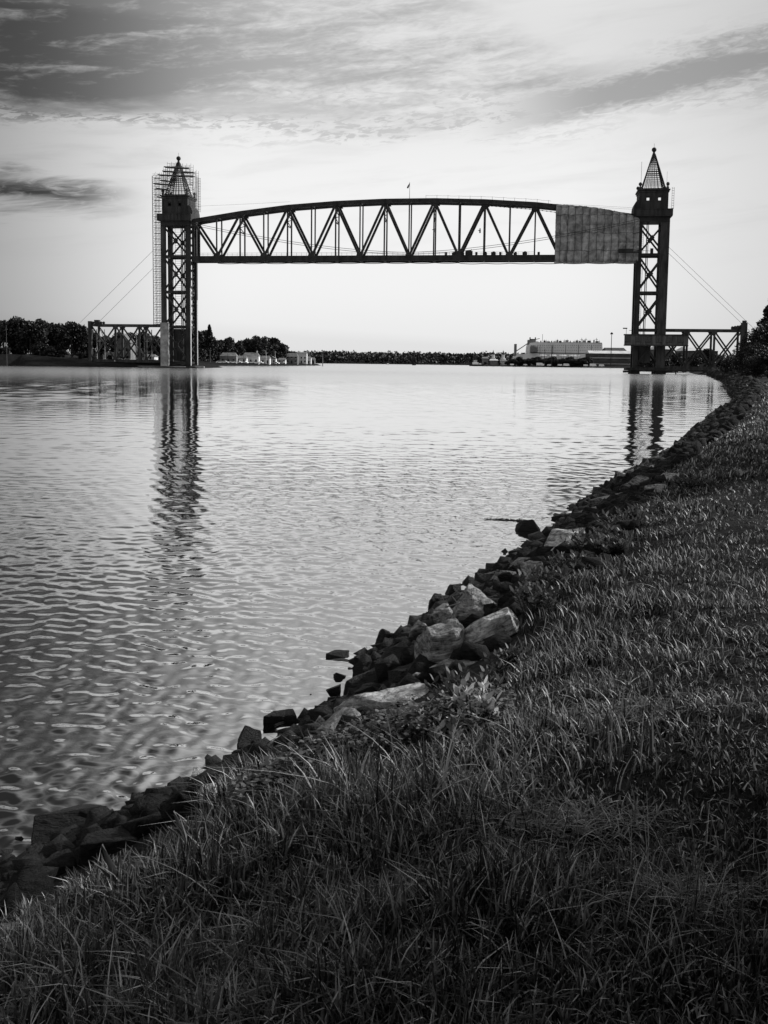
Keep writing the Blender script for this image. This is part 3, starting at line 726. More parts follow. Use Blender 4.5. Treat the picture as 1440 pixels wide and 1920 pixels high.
# scaffolding
def scaffold():
    O = (-142, D, 14.0)
    t = empty('scaffolding', O, 'thin pale scaffolding rising up the outer side of the left tower to its spire', 'scaffolding')
    xa, xb = P(288, 470, D).x, P(301.5, 470, D).x
    zs = list(np.arange(15.8, 71.5, 2.05))
    for x in np.linspace(xa, xb, 3):
        for Y in (D - .6, D + 2.0):
            part(MB().tube([(x, Y, 15.6), (x, Y, 71.6)], .08 if x == xa else .055, 5), 'upright', M_SCAF, t, O)
    for i, z in enumerate(zs):
        m_ = MB()
        for Y in (D - .6, D + 2.0):
            for dz in (0, .75, 1.3): m_.tube([(xa, Y, z + dz), (xb, Y, z + dz)], .05, 4)
            m_.tube([(xa, Y, z), ((xa + xb) / 2, Y, z + 2.05)], .035, 4)
        part(m_, 'ledger_frame', M_SCAF, t, O)
        part(MB().box(xa, xb, D + .2, D + 1.2, z - .08, z - .02), 'plank_deck', M_PLANK, t, O)
    part(MB().box(xa - .09, xa + .09, D - .75, D - .55, 15.6, 71.7), 'end_mast', M_STEEL, t, O)
    # stepped stages round the spire: (px0, px1, top py, bottom py)
    for px0, px1, pt_, pb in ((299, 306, 323, 395), (306, 313, 313, 395), (313, 329, 303, 340), (342, 357, 306, 345), (356, 367, 318, 395), (366, 370.5, 331, 395)):
        a, b_ = P(px0, pb, D), P(px1, pt_, D)
        for Yc in (D + .5, D + 3.2):
            m_ = MB(); z = a.z
            for x in (a.x, (a.x + b_.x) / 2, b_.x): m_.tube([(x, Yc, a.z), (x, Yc, b_.z)], .06, 4)
            while z < b_.z:
                m_.tube([(a.x, Yc, z), (b_.x, Yc, z)], .05, 4); z += .95
            part(m_, 'stage_frame', M_SCAF, t, O)
    xc = -135.4
    for px0, px1, py, yo in ((311, 357, 316, 0), (308, 366, 324, 1), (300, 366, 331, 0), (303, 330, 341, 1), (291, 325, 347, 0), (296, 318, 356, 1), (298, 312, 372, 0)):
        a, b_ = P(px0, py, D), P(px1, py, D)
        yy = D - 1.2
        xm = (a.x + b_.x) / 2
        m_ = MB().bar((a.x, yy, a.z + .3), (b_.x, yy, b_.z - .2), .28, 2.2)
        part(m_, 'plank_deck', M_PLANK, t, O)
    for z in np.arange(66, 77, 1.9):        # tubes hugging the spire
        k = 5.2 - (z - 66) * .33; m_ = MB(); yc = D + WT / 2
        c = [(xc - k, yc - k), (xc + k, yc - k), (xc + k, yc + k), (xc - k, yc + k)]
        for i in range(4): m_.tube([(*c[i], z), (*c[(i + 1) % 4], z)], .07, 4)
        for i in range(4): m_.tube([(*c[i], z - 1.9), (*c[i], z + 1)], .06, 4)
        part(m_, 'ring_frame', M_SCAF, t, O)
    # inner hoist tower seen between the legs
    x0, x1 = -139.0, -136.6
    m_ = MB()
    for x in (x0, x1): m_.tube([(x, D + WT + 1.6, 1), (x, D + WT + 1.6, 54)], .08, 4)
    for z in np.arange(2, 54, .85): m_.tube([(x0, D + WT + 1.6, z), (x1, D + WT + 1.6, z)], .05, 4)
    part(m_, 'hoist_mast', M_SCAF, t, O)
scaffold()

# approach spans
def approach(xs, z0, z1, label, tops):
    O = (xs[0], D, z0); t = empty('approach_span', O, label, 'bridge span')
    for Y in (D + .4, D + WT - .4):
        part(MB().box(min(xs), max(xs), Y - .4, Y + .4, z1 - .45, z1 + .45), 'top_chord', M_STEEL2, t, O)
        part(MB().box(min(xs), max(xs), Y - .42, Y + .42, z0 - .5, z0 + .5), 'bottom_chord', M_STEEL2, t, O)
        for i, x in enumerate(xs):
            part(MB().box(x - .35, x + .35, Y - .3, Y + .3, z0 + .4, z1 - .4), 'post', M_STEEL2, t, O)
            if i < len(xs) - 1:
                x2 = xs[i + 1]
                part(MB().bar((x, Y - .05, z0 + .3), (x2, Y - .05, z1 - .3), .55, .35), 'diagonal', M_STEEL2, t, O)
                part(MB().bar((x, Y + .05, z1 - .3), (x2, Y + .05, z0 + .3), .55, .35), 'diagonal', M_STEEL2, t, O)
        for x in xs[1:-1]:
            part(MB().prism([(x - 1.3, z0), (x + 1.3, z0), (x + .6, z0 + 1.5), (x - .6, z0 + 1.5)], Y - .47, Y + .47), 'gusset_plate', M_STEEL2, t, O)
            part(MB().prism([(x - 1.3, z1), (x - .6, z1 - 1.4), (x + .6, z1 - 1.4), (x + 1.3, z1)], Y - .47, Y + .47), 'gusset_plate', M_STEEL2, t, O)
    m_ = MB().box(min(xs), max(xs), D + 1, D + WT - 1, z0 - .9, z0 - .55)
    for x in xs: m_.box(x - .3, x + .3, D + .8, D + WT - .8, z1 - .4, z1 + .1)
    part(m_, 'deck', M_STEEL, t, O)
    return t
XL = [P(p, 640, D).x for p in (171, 216, 261, 304)]
apl = approach(XL, 2.4, 16.0, 'dark trussed approach span on the left bank beside the scaffolded tower', 0)
XR = [44.0, P(1288, 650, D).x, P(1339, 650, D).x, P(1390, 650, D).x]
apr = approach(XR, 2.3, 15.6, 'dark trussed approach span running from the right tower to the tree', 0)
OL = (XL[0], D, 2.4)
part(MB().box(XL[0] - 1.0, XL[0] + .3, D - .6, D + .4, .5, 17.5), 'end_post', M_STEEL2, apl, OL)
m_ = MB().box(XL[0] + 1.3, XL[0] + 3.2, D, D + 1.5, 16.5, 18.0)
for k in range(6): m_.lathe((XL[0] - .5 + k * 1.1, D + .5, 16.4), [(.3, 0), (.55, .3), (.5, .8), (.2, 1.0)], 8)
part(m_, 'roller_gear', M_STEEL, apl, OL)
for xa, xb in ((XL[0] + .9, XL[0] + 4.1), (XL[2] + .8, XL[2] + 3.8)):   # pale portal frames inside the span
    m_ = MB()
    for x in (xa, xb): m_.box(x - .12, x + .12, D + 3, D + 3.3, 3, 14.5)
    m_.box(xa, xb, D + 3, D + 3.3, 9.8, 10.1).bar((xa, D + 3.1, 10), ((xa + xb) / 2, D + 3.1, 14.5), .18, .2).bar((xb, D + 3.1, 10), ((xa + xb) / 2, D + 3.1, 14.5), .18, .2)
    part(m_, 'portal_frame', M_PALEWALL, apl, OL)
part(MB().box(XL[1] + 7.2, XL[1] + 7.45, D + 3, D + 3.3, 3, 15), 'pale_post', M_PALEWALL, apl, OL)
OR = (XR[0], D, 2.3)
m_ = MB().box(XR[3] - .3, XR[3] + 1.7, D - .4, D + 1.2, .5, 18.3)
part(m_, 'end_post', M_STEEL2, apr, OR)
m_ = MB().box(XR[3] + .1, XR[3] + 1.4, D - .2, D + 1, 18.3, 19.1)
for k in range(4): m_.lathe((XR[3] - 3.2 + k * .9, D + .4, 15.9), [(.3, 0), (.55, .3), (.5, .9 + .15 * k), (.2, 1.2 + .15 * k)], 8)
part(m_, 'roller_gear', M_STEEL, apr, OR)
# catwalk and piles below the right span
m_ = MB().box(36, P(1358, 695, D - 1).x, D - 1.8, D - .4, 1.0, 1.75)
cw = m_.build('catwalk', M_DARK, None, (40, D, 1)); tag(cw, 'low dark catwalk along the water below the right approach span', 'catwalk')
for px in (1232, 1244.5, 1267): x = P(px, 700, D - 1).x; MB().tube([(x, D - 1.1, -3), (x, D - 1.1, 1.1)], .22, 8).build('pile', M_DARK, cw, (40, D, 1))
# control cabin
cx0, cx1 = P(1171.5, 640, D - 3).x, P(1290, 640, D - 3).x
CO = (cx0, D - 3.3, 10.2); cab = empty('control_cabin', CO, 'long dark panelled cabin with paired windows across the foot of the right tower', 'cabin')
part(MB().box(cx0, cx1, D - 3.3, D - .7, 10.2, 13.6), 'wall', M_CABIN, cab, CO)
m_ = MB().box(cx0 - .3, cx1 + .3, D - 3.6, D - .64, 13.6, 14.0).box(cx0 - .15, cx1 + .15, D - 3.42, D - .66, 9.9, 10.3)
part(m_, 'roof', M_COPPER, cab, CO)
m_ = MB()
for k in range(13): x = cx0 + (cx1 - cx0) * k / 12; m_.box(x - .06, x + .06, D - 3.36, D - 3.3, 10.4, 13.5)
part(m_, 'panel_batten', M_STEEL, cab, CO)
for px in (1177, 1196.5, 1214.5, 1235, 1254, 1276.5):
    x = P(px, 638, D - 3.3).x
    for dx in (-.55, .55):
        w_ = MB().box(x + dx - .42, x + dx + .42, D - 3.40, D - 3.3, 11.3, 13.0).build('window', M_GLASS, cab, CO)
        MB().box(x + dx - .5, x + dx + .5, D - 3.44, D - 3.3, 11.15, 11.3).build('sill', M_COPPER, w_)
        w_.children[0].parent = w_; w_.children[0].location = (-CO[0], -CO[1], -CO[2])
m_ = MB().tube([(cx0 + .4, D - 3, 14), (cx0 + .4, D - 3, 16)], .07, 5).box(cx0 - .8, cx0 + .7, D - 3.2, D - 2.8, 15.8, 16.2).box(cx0 + 1.4, cx0 + 2.6, D - 3.1, D - 2.9, 15.2, 15.35)
part(m_, 'lamp_bracket', M_STEEL, cab, CO)
# small platform on right tower at span level
m_ = MB().box(34, 44, D - .6, D + 1, 41.6, 41.9).box(39.2, 40.2, D, D + .8, 41.9, 44.2)
m_.tube([(36.2, D - .5, 41.9), (36.2, D - .5, 43.4), (39, D - .5, 43.2)], .07, 5)
m_.build('rest_platform', M_STEEL, tw_r, (39.6, D, 0))
m_ = MB().box(28, 36, D - 3.4, D - 2.2, 42.3, 42.8).box(28, 33, D - 3.4, D - 2.2, 42.8, 43.7)
o = m_.build('work_cage', M_STEEL, None, (31, D - 3, 42)); tag(o, 'dark work cage hung against the sheeting beside the right tower', 'work platform')

# guy lines
for (p0, p1, Y1_, lb) in (((288, 469), (150, 605), D + 40, 'upper thin grey line slanting down from the left tower to the trees'), ((288, 502), (189, 600), D + 3, 'lower thin grey line slanting down from the left tower to the approach span'),
                          ((1250.6, 460), (1424, 626), D + 1, 'upper thin grey line slanting from the right tower down behind the conifer'), ((1250.6, 472), (1409, 624), D + 1, 'lower thin grey line slanting from the right tower down to the end post')):
    a, b_ = P(*p0, D + 1), P(*p1, Y1_)
    o = MB().tube([a, b_], .055, 5).build('guy_line', M_CABLE, None, a); tag(o, lb, 'cable')

# ---------------------------------------------------------------- trees
def leaf_mat(name, lo, hi, trans=0.25):
    m = bpy.data.materials.new(name); m.use_nodes = True
    nt = m.node_tree; nt.nodes.clear()
    g = nt.nodes.new('ShaderNodeNewGeometry')
    f = noi(nt, g.outputs['Position'], 1.3, 3, .6)
    c = sstep(nt, mth(nt, 'ADD', mth(nt, 'MULTIPLY', f, .5), mth(nt, 'MULTIPLY', g.outputs['Random Per Island'], .5)), .25, .75, lo, hi)
    cc = comb(nt, c, c, c)
    d = nt.nodes.new('ShaderNodeBsdfPrincipled'); nt.links.new(cc, d.inputs['Base Color']); d.inputs['Roughness'].default_value = .6; d.inputs['Specular IOR Level'].default_value = .25
    t = nt.nodes.new('ShaderNodeBsdfTranslucent'); nt.links.new(cc, t.inputs[0])
    mx = nt.nodes.new('ShaderNodeMixShader'); mx.inputs[0].default_value = trans
    nt.links.new(d.outputs[0], mx.inputs[1]); nt.links.new(t.outputs[0], mx.inputs[2])
    o = nt.nodes.new('ShaderNodeOutputMaterial'); nt.links.new(mx.outputs[0], o.inputs[0]); return m
M_LEAF = leaf_mat('tree_foliage', .002, .013, .05)
M_CONIF = leaf_mat('conifer_foliage', .002, .007, .05)
M_SHRUB = leaf_mat('shrub_leaves', .03, .12)
M_SHRUBP = leaf_mat('pale_shrub_leaves', .28, .62)

def leaf_quads(c, size, rng, aspect=.6):
    n = len(c)
    a = rng.normal(size=(n, 3)); a /= np.linalg.norm(a, axis=1)[:, None]
    b = rng.normal(size=(n, 3)); b -= a * (a * b).sum(1)[:, None]; b /= np.linalg.norm(b, axis=1)[:, None]
    s = (size * rng.uniform(.6, 1.3, n))[:, None]
    a = a * s; b = b * s * aspect
    v = np.stack([c - a, c + b * .9, c + a, c - b * .9], axis=1).reshape(-1, 3)
    return v, np.arange(4 * n)

def make_tree(seed, h, r, leaf, n, kind='round', m=None, trunk_frac=.25, name='broadleaf_tree'):
    rng = np.random.default_rng(seed); root = bpy.data.objects.new(name, None); COL.objects.link(root)
    t = MB(); t.tube([(0, 0, -1.0), (.02 * h, 0, h * .3), (0, .02 * h, h * .8)], h * .028, 8, h * .008)
    pts = []
    if kind == 'round':
        lobes = []
        for k in range(16):
            th = rng.uniform(0, 2 * math.pi); u = rng.uniform(0, 1) ** .6
            z = h * (trunk_frac + .06 + rng.uniform(0, 1) * (1 - trunk_frac - .24)); zz = (z / h - trunk_frac) / (1 - trunk_frac)
            w = r * math.sqrt(max(.05, 1 - (1.5 * zz - .5) ** 2)) * u * .75
            lobes.append((w * math.cos(th), w * math.sin(th), z, r * rng.uniform(.28, .45)))
        lobes.append((0, 0, h - r * .4, r * .4))
        for l in lobes[::2]:
            t.tube([(0, 0, h * trunk_frac), (l[0] * .5, l[1] * .5, (h * trunk_frac + l[2]) / 2), (l[0], l[1], l[2])], h * .012, 5, h * .003)
        w = np.array([l[3] ** 2 for l in lobes]); w /= w.sum()
        idx = rng.choice(len(lobes), n, p=w); L = np.array(lobes)[idx]
        d = rng.normal(size=(n, 3)); d /= np.linalg.norm(d, axis=1)[:, None]
        rad_ = L[:, 3] * rng.uniform(.55, 1.12, n) ** .7
        pts = L[:, :3] + d * rad_[:, None] * np.array([1, 1, .8])
    else:
        z = rng.uniform(.08, 1, n) ** .9; th = rng.uniform(0, 2 * math.pi, n)
        tier = .72 + .28 * np.abs(np.sin(z * 26 + th * .5)); arm = np.abs(np.sin(th * 4.5 + np.floor(z * 9) * 1.7)) ** .5
        rr = r * (1.02 - z) ** .8 * tier * (.45 + .55 * arm) * rng.uniform(.2, 1, n) ** .5
        pts = np.column_stack([rr * np.cos(th), rr * np.sin(th), z * h - rr * .15])
        for k in range(24):
            zz = h * (.1 + .85 * k / 24); a = k * 2.4; q = r * (1 - zz / h) * .85
            t.tube([(0, 0, zz), (q * math.cos(a), q * math.sin(a), zz - q * .1)], h * .006, 4, h * .002)
    t.build('trunk', M_BARK, root)
    v, f = leaf_quads(pts, np.full(n, leaf), rng)
    me = fast_mesh('crown', v, f, 4, m or M_LEAF)
    c = bpy.data.objects.new('crown', me); COL.objects.link(c); c.parent = root
    return root
def plant_tree(root, px, top_py, depth, label, group, first=False, src_h=15.0, cat='tree', wide=1.0):
    x, y = Gd(px, depth); z = tz(x, y)
    topz = H + (horizon(px) - top_py) / F * depth
    s = max(.15, (topz - z) / src_h)
    rz = random.uniform(0, 6.28)
    if first:
        root.location = (x, y, z); root.rotation_euler = (0, 0, rz); root.scale = (s * wide, s * wide, s); o = root
    else: o = dup(root, (x, y, z), rz, (s * wide, s * wide, s))
    return tag(o, label, cat, group)
ORD = ['first', 'second', 'third', 'fourth', 'fifth', 'sixth', 'seventh', 'eighth', 'ninth', 'tenth', 'eleventh', 'twelfth']
random.seed(11)
protos = [make_tree(20 + k, 15, 7.5, .62, 4200, 'round', trunk_frac=.04) for k in range(4)]
used = [False] * 4
def bt(k, *a, **kw):
    o = plant_tree(protos[k], *a, first=not used[k], **kw); used[k] = True; return o
GL = 'trees on the left bank'
LT = [(-25, 600), (8, 598), (34, 592), (58, 603), (76, 597), (97, 603), (113, 605), (135, 601), (156, 611), (176, 622), (198, 628), (222, 622), (246, 622), (268, 620), (292, 628), (318, 626), (345, 622), (364, 616)]
for i, (px, py) in enumerate(LT):
    bt(i % 4, px, py, 425 + (i * 37) % 50, 'dark round crowned tree, %s from the left edge, in the row on the left bank' % ORD[i] if px < 165 else 'dark tree behind the left approach span, %s of that row from the left' % ORD[i - 9], GL + (' beyond the frame posts' if px >= 165 else ''), wide=.95)
LT2 = [(386, 617), (400, 634), (415, 636), (431, 631), (448, 640), (464, 633), (480, 628), (497, 630), (512, 631), (527, 642), (541, 657), (552, 662)]
for i, (px, py) in enumerate(LT2):
    bt((i + 1) % 4, px, py, shore_l(px) + 45 + (i % 3) * 8, 'dark broad tree, %s from the left, in the clump behind the waterfront houses' % ORD[i], 'trees behind the waterfront houses', wide=.9)
for i, (px, py) in enumerate(((12, 650), (75, 640), (95, 648), (120, 655), (150, 660), (172, 665), (205, 668))):
    bt((i + 2) % 4, px, py, 398, 'low dark bush, %s from the left, on the left bank by the water' % ORD[i], 'bushes on the left bank', cat='bush', wide=1.3)
pine = make_tree(50, 16, 4.5, .5, 2600, 'pine', M_CONIF, name='pine_tree')
plant_tree(pine, 393, 610, 600, 'spiky dark pine just right of the left tower', None, first=True, src_h=16)
# right bank conifers and bushes
bigc = make_tree(60, 16, 7.0, .34, 20000, 'pine', M_CONIF, name='conifer_tree')
plant_tree(bigc, 1456, 528, 185, 'tall ragged black conifer cut by the right edge of the picture', None, first=True, src_h=16, wide=.95)
bigc2 = make_tree(61, 12, 6.5, .26, 9000, 'round', M_CONIF, trunk_frac=.05, name='broadleaf_tree')
GR = 'dark thicket trees on the right bank'
for i, (px, py, dp) in enumerate(((1418, 640, 175), (1437, 604, 180), (1398, 657, 190), (1375, 665, 205), (1440, 655, 150), (1412, 668, 150))):
    plant_tree(bigc2, px, py, dp, ('black bushy tree in front of the conifer', 'black bushy tree leaning against the conifer', 'small black bushy tree under the end of the right span', 'lowest black bush at the left end of the thicket', 'dark bushy tree at the right edge below the conifer', 'dark bush low in the middle of the thicket')[i], GR, first=(i == 0), src_h=12)
for i, (px, py, dp) in enumerate(((1350, 672, 420), (1325, 652, 470), (1300, 665, 440), (1270, 660, 480), (1245, 668, 450), (1225, 672, 520), (1205, 670, 540))):
    bt(i % 4, px, py, dp, 'dark tree behind the right approach span, %s of them from the right' % ORD[i], 'trees behind the right approach span', wide=1.1)
# unseen trees added to darken the near lawn
shade = make_tree(70, 12, 6.2, .34, 9000, 'round', trunk_frac=.38)
for k, (x, y, s) in enumerate(((11.6, 3.7, 1.0), (6.0, -3.0, 1.0), (-0.5, -4.6, 1.0), (-5.5, -8.5, .9), (5.6, .2, .85), (2.6, -2.2, .9), (18.5, 27, 1.0))):
    o = shade if k == 0 else dup(shade, (0, 0, 0), k * 1.3)
    o.location = (x, y, tz(x, y) - .1); o.scale = (s, s, s); o['label'] = 'unseen broad tree added to shade the near lawn'; o['group'] = 'added shade trees out of view'; o['category'] = 'tree'

# far wood on the horizon: one mass nobody could count
rng = np.random.default_rng(3)
n = 5200
dirs = rng.uniform(250, 1500, n)
dep = rng.uniform(0, 1, n) ** 1.3 * 700
C = []
for i in range(n):
    d0 = float(np.interp(dirs[i], [300, 560, 700, 850, 1000, 1300], [1850, 1950, 2050, 1950, 1900, 1850])) + 12 + dep[i]
    x, y = Gd(dirs[i], d0); C.append((x, y, d0))
C = np.array(C)
zz = terrain(C[:, 0], C[:, 1])
hh = 10 + 9 * vnoise(C[:, 0] / 60, C[:, 1] / 60, 5) + rng.uniform(-2, 3, n)
k_l = 10
c = np.repeat(np.column_stack([C[:, 0], C[:, 1], zz]), k_l, axis=0); hr = np.repeat(hh, k_l)
c[:, 0] += rng.normal(0, 3.2, n * k_l); c[:, 1] += rng.normal(0, 3.2, n * k_l); c[:, 2] += hr * rng.uniform(.1, 1, n * k_l)
v, f = leaf_quads(c, np.full(len(c), 2.6), rng, .9)
fw = bpy.data.objects.new('far_woodland', fast_mesh('far_woodland', v, f, 4, M_LEAF)); COL.objects.link(fw)
fw['kind'] = 'stuff'; tag(fw, 'low dark wooded shoreline along the horizon beyond the water', 'woodland')

# ---------------------------------------------------------------- waterfront houses, ship, wharf
def pm(mb, name, m, parent): return mb.build(name, m, parent)
def house(px, py_top, wpx, depth, label, wall, roof_h=.35, dep=7, rz=0, chimney=False, group=None, gable=False):
    if px > 380: depth = shore_l(px) + 14 + (depth % 7)
    x, y = Gd(px, depth); z = tz(x, y); sc_ = F / depth; w = wpx / sc_
    top = H + (horizon(px) - py_top) / sc_; ht = max(2.5, top - z)
    r = empty('house', (x, y, z), label, 'house', group, rz + YAW)
    hw_ = w / 2; eave = ht * (1 - roof_h)
    pm(MB().box(-hw_, hw_, 0, dep, -1, eave), 'wall', wall, r)
    if gable: rf = MB().prism([(-hw_ - .3, eave), (hw_ + .3, eave), (0, ht)], -.3, dep + .3)
    else:
        v = [(-hw_ - .3, -.4, eave), (hw_ + .3, -.4, eave), (hw_ + .3, dep + .4, eave), (-hw_ - .3, dep + .4, eave), (-hw_ * .8, dep / 2, ht), (hw_ * .8, dep / 2, ht)]
        rf = MB().add(v, [(3, 2, 1, 0), (0, 1, 5, 4), (2, 3, 4, 5), (1, 2, 5), (3, 0, 4)])
    ro = pm(rf, 'roof', M_ROOF, r)
    if chimney: MB().box(hw_ * .7 - .4, hw_ * .7 + .4, dep / 2 - .4, dep / 2 + .4, eave, ht + 1.2).build('chimney', M_HOUSE, ro)
    nwi = max(2, int(w / 2.6)); rows = 2 if eave > 4.8 else 1
    for rr in range(rows):
        for i in range(nwi):
            wx = -hw_ + w * (i + .5) / nwi; z0 = .9 + rr * 2.7
            if rr == 0 and i == nwi // 2: pm(MB().box(wx - .5, wx + .5, -.06, .02, .05, 2.1), 'door', M_DARK, r); continue
            wo_ = pm(MB().box(wx - .5, wx + .5, -.08, .02, z0, z0 + 1.3), 'window', M_GLASS, r)
            MB().box(wx - .6, wx + .6, -.12, .0, z0 - .14, z0 - .01).build('sill', M_WHITE, wo_)
    return r
house(428, 661, 30, 560, 'low grey shingled house with pale front at the left of the waterfront row', M_HOUSE2)
house(452, 667, 20, 555, 'small pale shed roofed house tucked beside the grey shingled one', M_HOUSE)
house(470, 661, 30, 560, 'pale house with dark roof and chimney in the middle of the waterfront row', M_HOUSE, chimney=True)
house(497, 667, 17, 590, 'small low white house right of the chimney house', M_HOUSE, group=None)
house(510, 668, 14, 600, 'narrow pale gabled house beside two thin poles', M_HOUSE, gable=True)
house(547, 662, 22, 700, 'dark two storey house at the tip of the left waterfront', M_HOUSE2)
house(565, 660, 20, 720, 'pale flat fronted house near the end of the point', M_HOUSE, roof_h=.12)
house(575, 668, 16, 710, 'long low white building at the end of the point', M_HOUSE, roof_h=.25)
house(585, 670, 10, 730, 'small grey shed last before the end of the point', M_HOUSE2)
house(528, 671, 14, 640, 'tiny pale cabin under the trees of the point', M_HOUSE)
# behind the left approach span
house(232, 626, 26, 400, 'pale tall house seen through the left approach span', M_HOUSE2, gable=True, dep=8)
house(203, 660, 20, 398, 'low pale shed seen through the first bay of the left span', M_HOUSE)
house(278, 664, 22, 398, 'low pale shed seen through the third bay of the left span', M_HOUSE)
for i, (px, w) in enumerate(((128, 8), (135, 5), (243, 12), (262, 12))):
    pass

def car(px, depth, label, m, group='cars parked along the waterfront', L=4.4, proto=[None]):
    x, y = Gd(px, depth); z = tz(x, y)
    if proto[0] is None:
        r = bpy.data.objects.new('parked_car', None); COL.objects.link(r)
        MB().prism([(-2.2, .35), (2.2, .35), (2.2, .85), (1.3, .95), (.7, 1.42), (-1.1, 1.45), (-1.8, .95), (-2.2, .85)], -.85, .85).build('body', m, r)
        for sx in (-1.35, 1.35):
            for sy in (-.87, .87): MB().add(*cyl(sx, sy)).build('wheel', M_DARK, r)
        MB().prism([(.62, 1.35), (1.1, .97), (-1.55, .97), (-1.05, 1.38)], -.87, .87).build('window_glass', M_GLASS, r)
        proto[0] = r; o = r; o.location = (x, y, z); o.rotation_euler = (0, 0, YAW + random.uniform(-.3, .3))
    else: o = dup(proto[0], (x, y, z), YAW + random.uniform(-.4, .4))
    return tag(o, label, 'car', group)
def cyl(cx, cy, r=.33, w=.1):
    n = 10; v = [(cx + r * math.cos(2 * math.pi * i / n), cy + s * w, .33 + r * math.sin(2 * math.pi * i / n)) for s in (-1, 1) for i in range(n)]
    return v, [tuple(range(n)), tuple(reversed(range(n, 2 * n)))] + [(i, n + i, n + (i + 1) % n, (i + 1) % n) for i in range(n)]
for i, px in enumerate((412, 421, 436, 447, 459, 471, 480, 487, 518, 530)):
    car(px, shore_l(px) + 6 + (i % 2) * 2, 'white parked car in the row before the waterfront houses', M_WHITE)
for i, px in enumerate((225, 240, 262, 287)):
    car(px, 385 if px < 200 else 392, 'white parked car glimpsed on the left bank ' + ('left of the approach span' if px < 200 else 'behind the approach span'), M_WHITE, 'cars on the left bank ' + ('clear of the span' if px < 200 else 'behind the span'))
def pole(px, py_top, depth, label, r=.12, lamp=False, m=M_STEEL):
    if 380 < px < 604: depth = shore_l(px) + 10
    if px > 1100: depth = shore_r(px) + 4
    x, y = Gd(px, depth); z = tz(x, y); top = H + (horizon(px) - py_top) / F * depth
    o = MB().tube([(0, 0, 0), (0, 0, top - z)], r, 6, r * .7)
    if lamp:
        rt = empty('lamp_post', (x, y, z), label, 'lamp post'); o.build('post', m, rt)
        MB().box(-1.5, 1.5, -.8, .8, top - z - .2, top - z + 1.0).ball((0, 0, top - z + 1.0), 1.1).build('lamp_head', m, rt); return
    ob = o.box(-r * 7, r * 7, -.08, .08, (top - z) * .9, (top - z) * .9 + .15).build('utility_pole', m, None); ob.location = (x, y, z); tag(ob, label, 'pole')
pole(13, 610, 380, 'thin bare pole standing before the trees at far left', .07, m=M_SCAF)
#pole(38.5, 618, 380, 'short pole among the trees at far left', .08, m=M_SCAF)
pole(394, 655, 560, 'thin pole by the water right of the left tower', .12, m=M_HOUSE2)
pole(427, 647, 570, 'thin pole above the grey shingled house', .12)
pole(457, 650, 575, 'thin pole beside the chimney house', .12)
pole(499, 660, 590, 'first pale pole beside the narrow gabled house', .16, m=M_WHITE)
pole(516, 658, 600, 'second pale pole beside the narrow gabled house', .16, m=M_WHITE)
pole(605, 663, 740, 'lone pale pole at the very tip of the left point', .35, m=M_HOUSE2)
#pole(134, 642, 380, 'dark signal mast left of the approach span', .2, m=M_SCAF)

# wharf side on the right
def wbox(px0, px1, py0, py1, depth, dep=20):
    xa, ya = Gd((px0 + px1) / 2, depth); w = (px1 - px0) / F * depth
    za = H - (py1 - horizon((px0 + px1) / 2)) / F * depth; zb = H - (py0 - horizon((px0 + px1) / 2)) / F * depth
    return xa, ya, w, za, zb
def bldg(px0, px1, py0, py1, depth, label, m, roofm, stripes=(), cat='warehouse', dep=25):
    x, y, w, za, zb = wbox(px0, px1, py0, py1, depth)
    r = empty(cat.replace(' ', '_'), (x, y, 0), label, cat, None, YAW)
    za = min(za, tz(x, y))
    pm(MB().box(-w / 2, w / 2, 0, dep, za, zb * .93), 'wall', m, r)
    pm(MB().add([(-w / 2 - 1, -1, zb * .93), (w / 2 + 1, -1, zb * .93), (w / 2 + 1, dep + 1, zb * .93), (-w / 2 - 1, dep + 1, zb * .93), (-w / 2, dep / 2, zb * 1.12), (w / 2, dep / 2, zb * 1.12)],
                [(3, 2, 1, 0), (0, 1, 5, 4), (2, 3, 4, 5), (1, 2, 5), (3, 0, 4)]), 'roof', roofm, r)
    for (fz, hh_, mm) in stripes: pm(MB().box(-w / 2 + 1, w / 2 - 1, -.3, -.02, zb * fz, zb * fz + hh_), 'window_band', mm, r)
    return r
M_MID = mat('mid_grey_cladding', .05, .8, .2, .4, .15)
M_LT = mat('light_metal_roof', .42, .6, .3, .2, .1)
bldg(1105, 1184, 661, 690, 1185, 'long low dark wharf hall with a pale roof left of the right tower', M_MID, M_LT, ((.62, .7, M_LT), (.3, 2.6, M_GLASS), (.24, .5, M_LT)))
bldg(1136, 1173, 656, 668, 1230, 'flat topped dark upper storey rising behind the long wharf hall', M_STEEL2, M_STEEL2, (), 'rooftop house')
bldg(1290, 1345, 655, 688, 560, 'pale roofed hall seen through the right approach span', M_MID, M_LT, ((.4, .6, M_WHITE),))
bldg(1236, 1262, 652, 688, 620, 'small pale hall seen through the span under the dark cabin', M_MID, M_LT, ((.4, .6, M_WHITE),))
bldg(905, 915, 671, 687, 1262, 'first peaked grey house of the little group on the wharf point', M_HOUSE2, M_HOUSE2, cat='small house', dep=9)
bldg(919, 933, 675, 687, 1262, 'second peaked grey house of the little group on the wharf point', M_HOUSE2, M_LT, cat='small house', dep=9)
bldg(942, 950, 676, 687, 1262, 'pale peaked house below the right hand turret on the wharf point', M_LT, M_HOUSE2, cat='small house', dep=9)
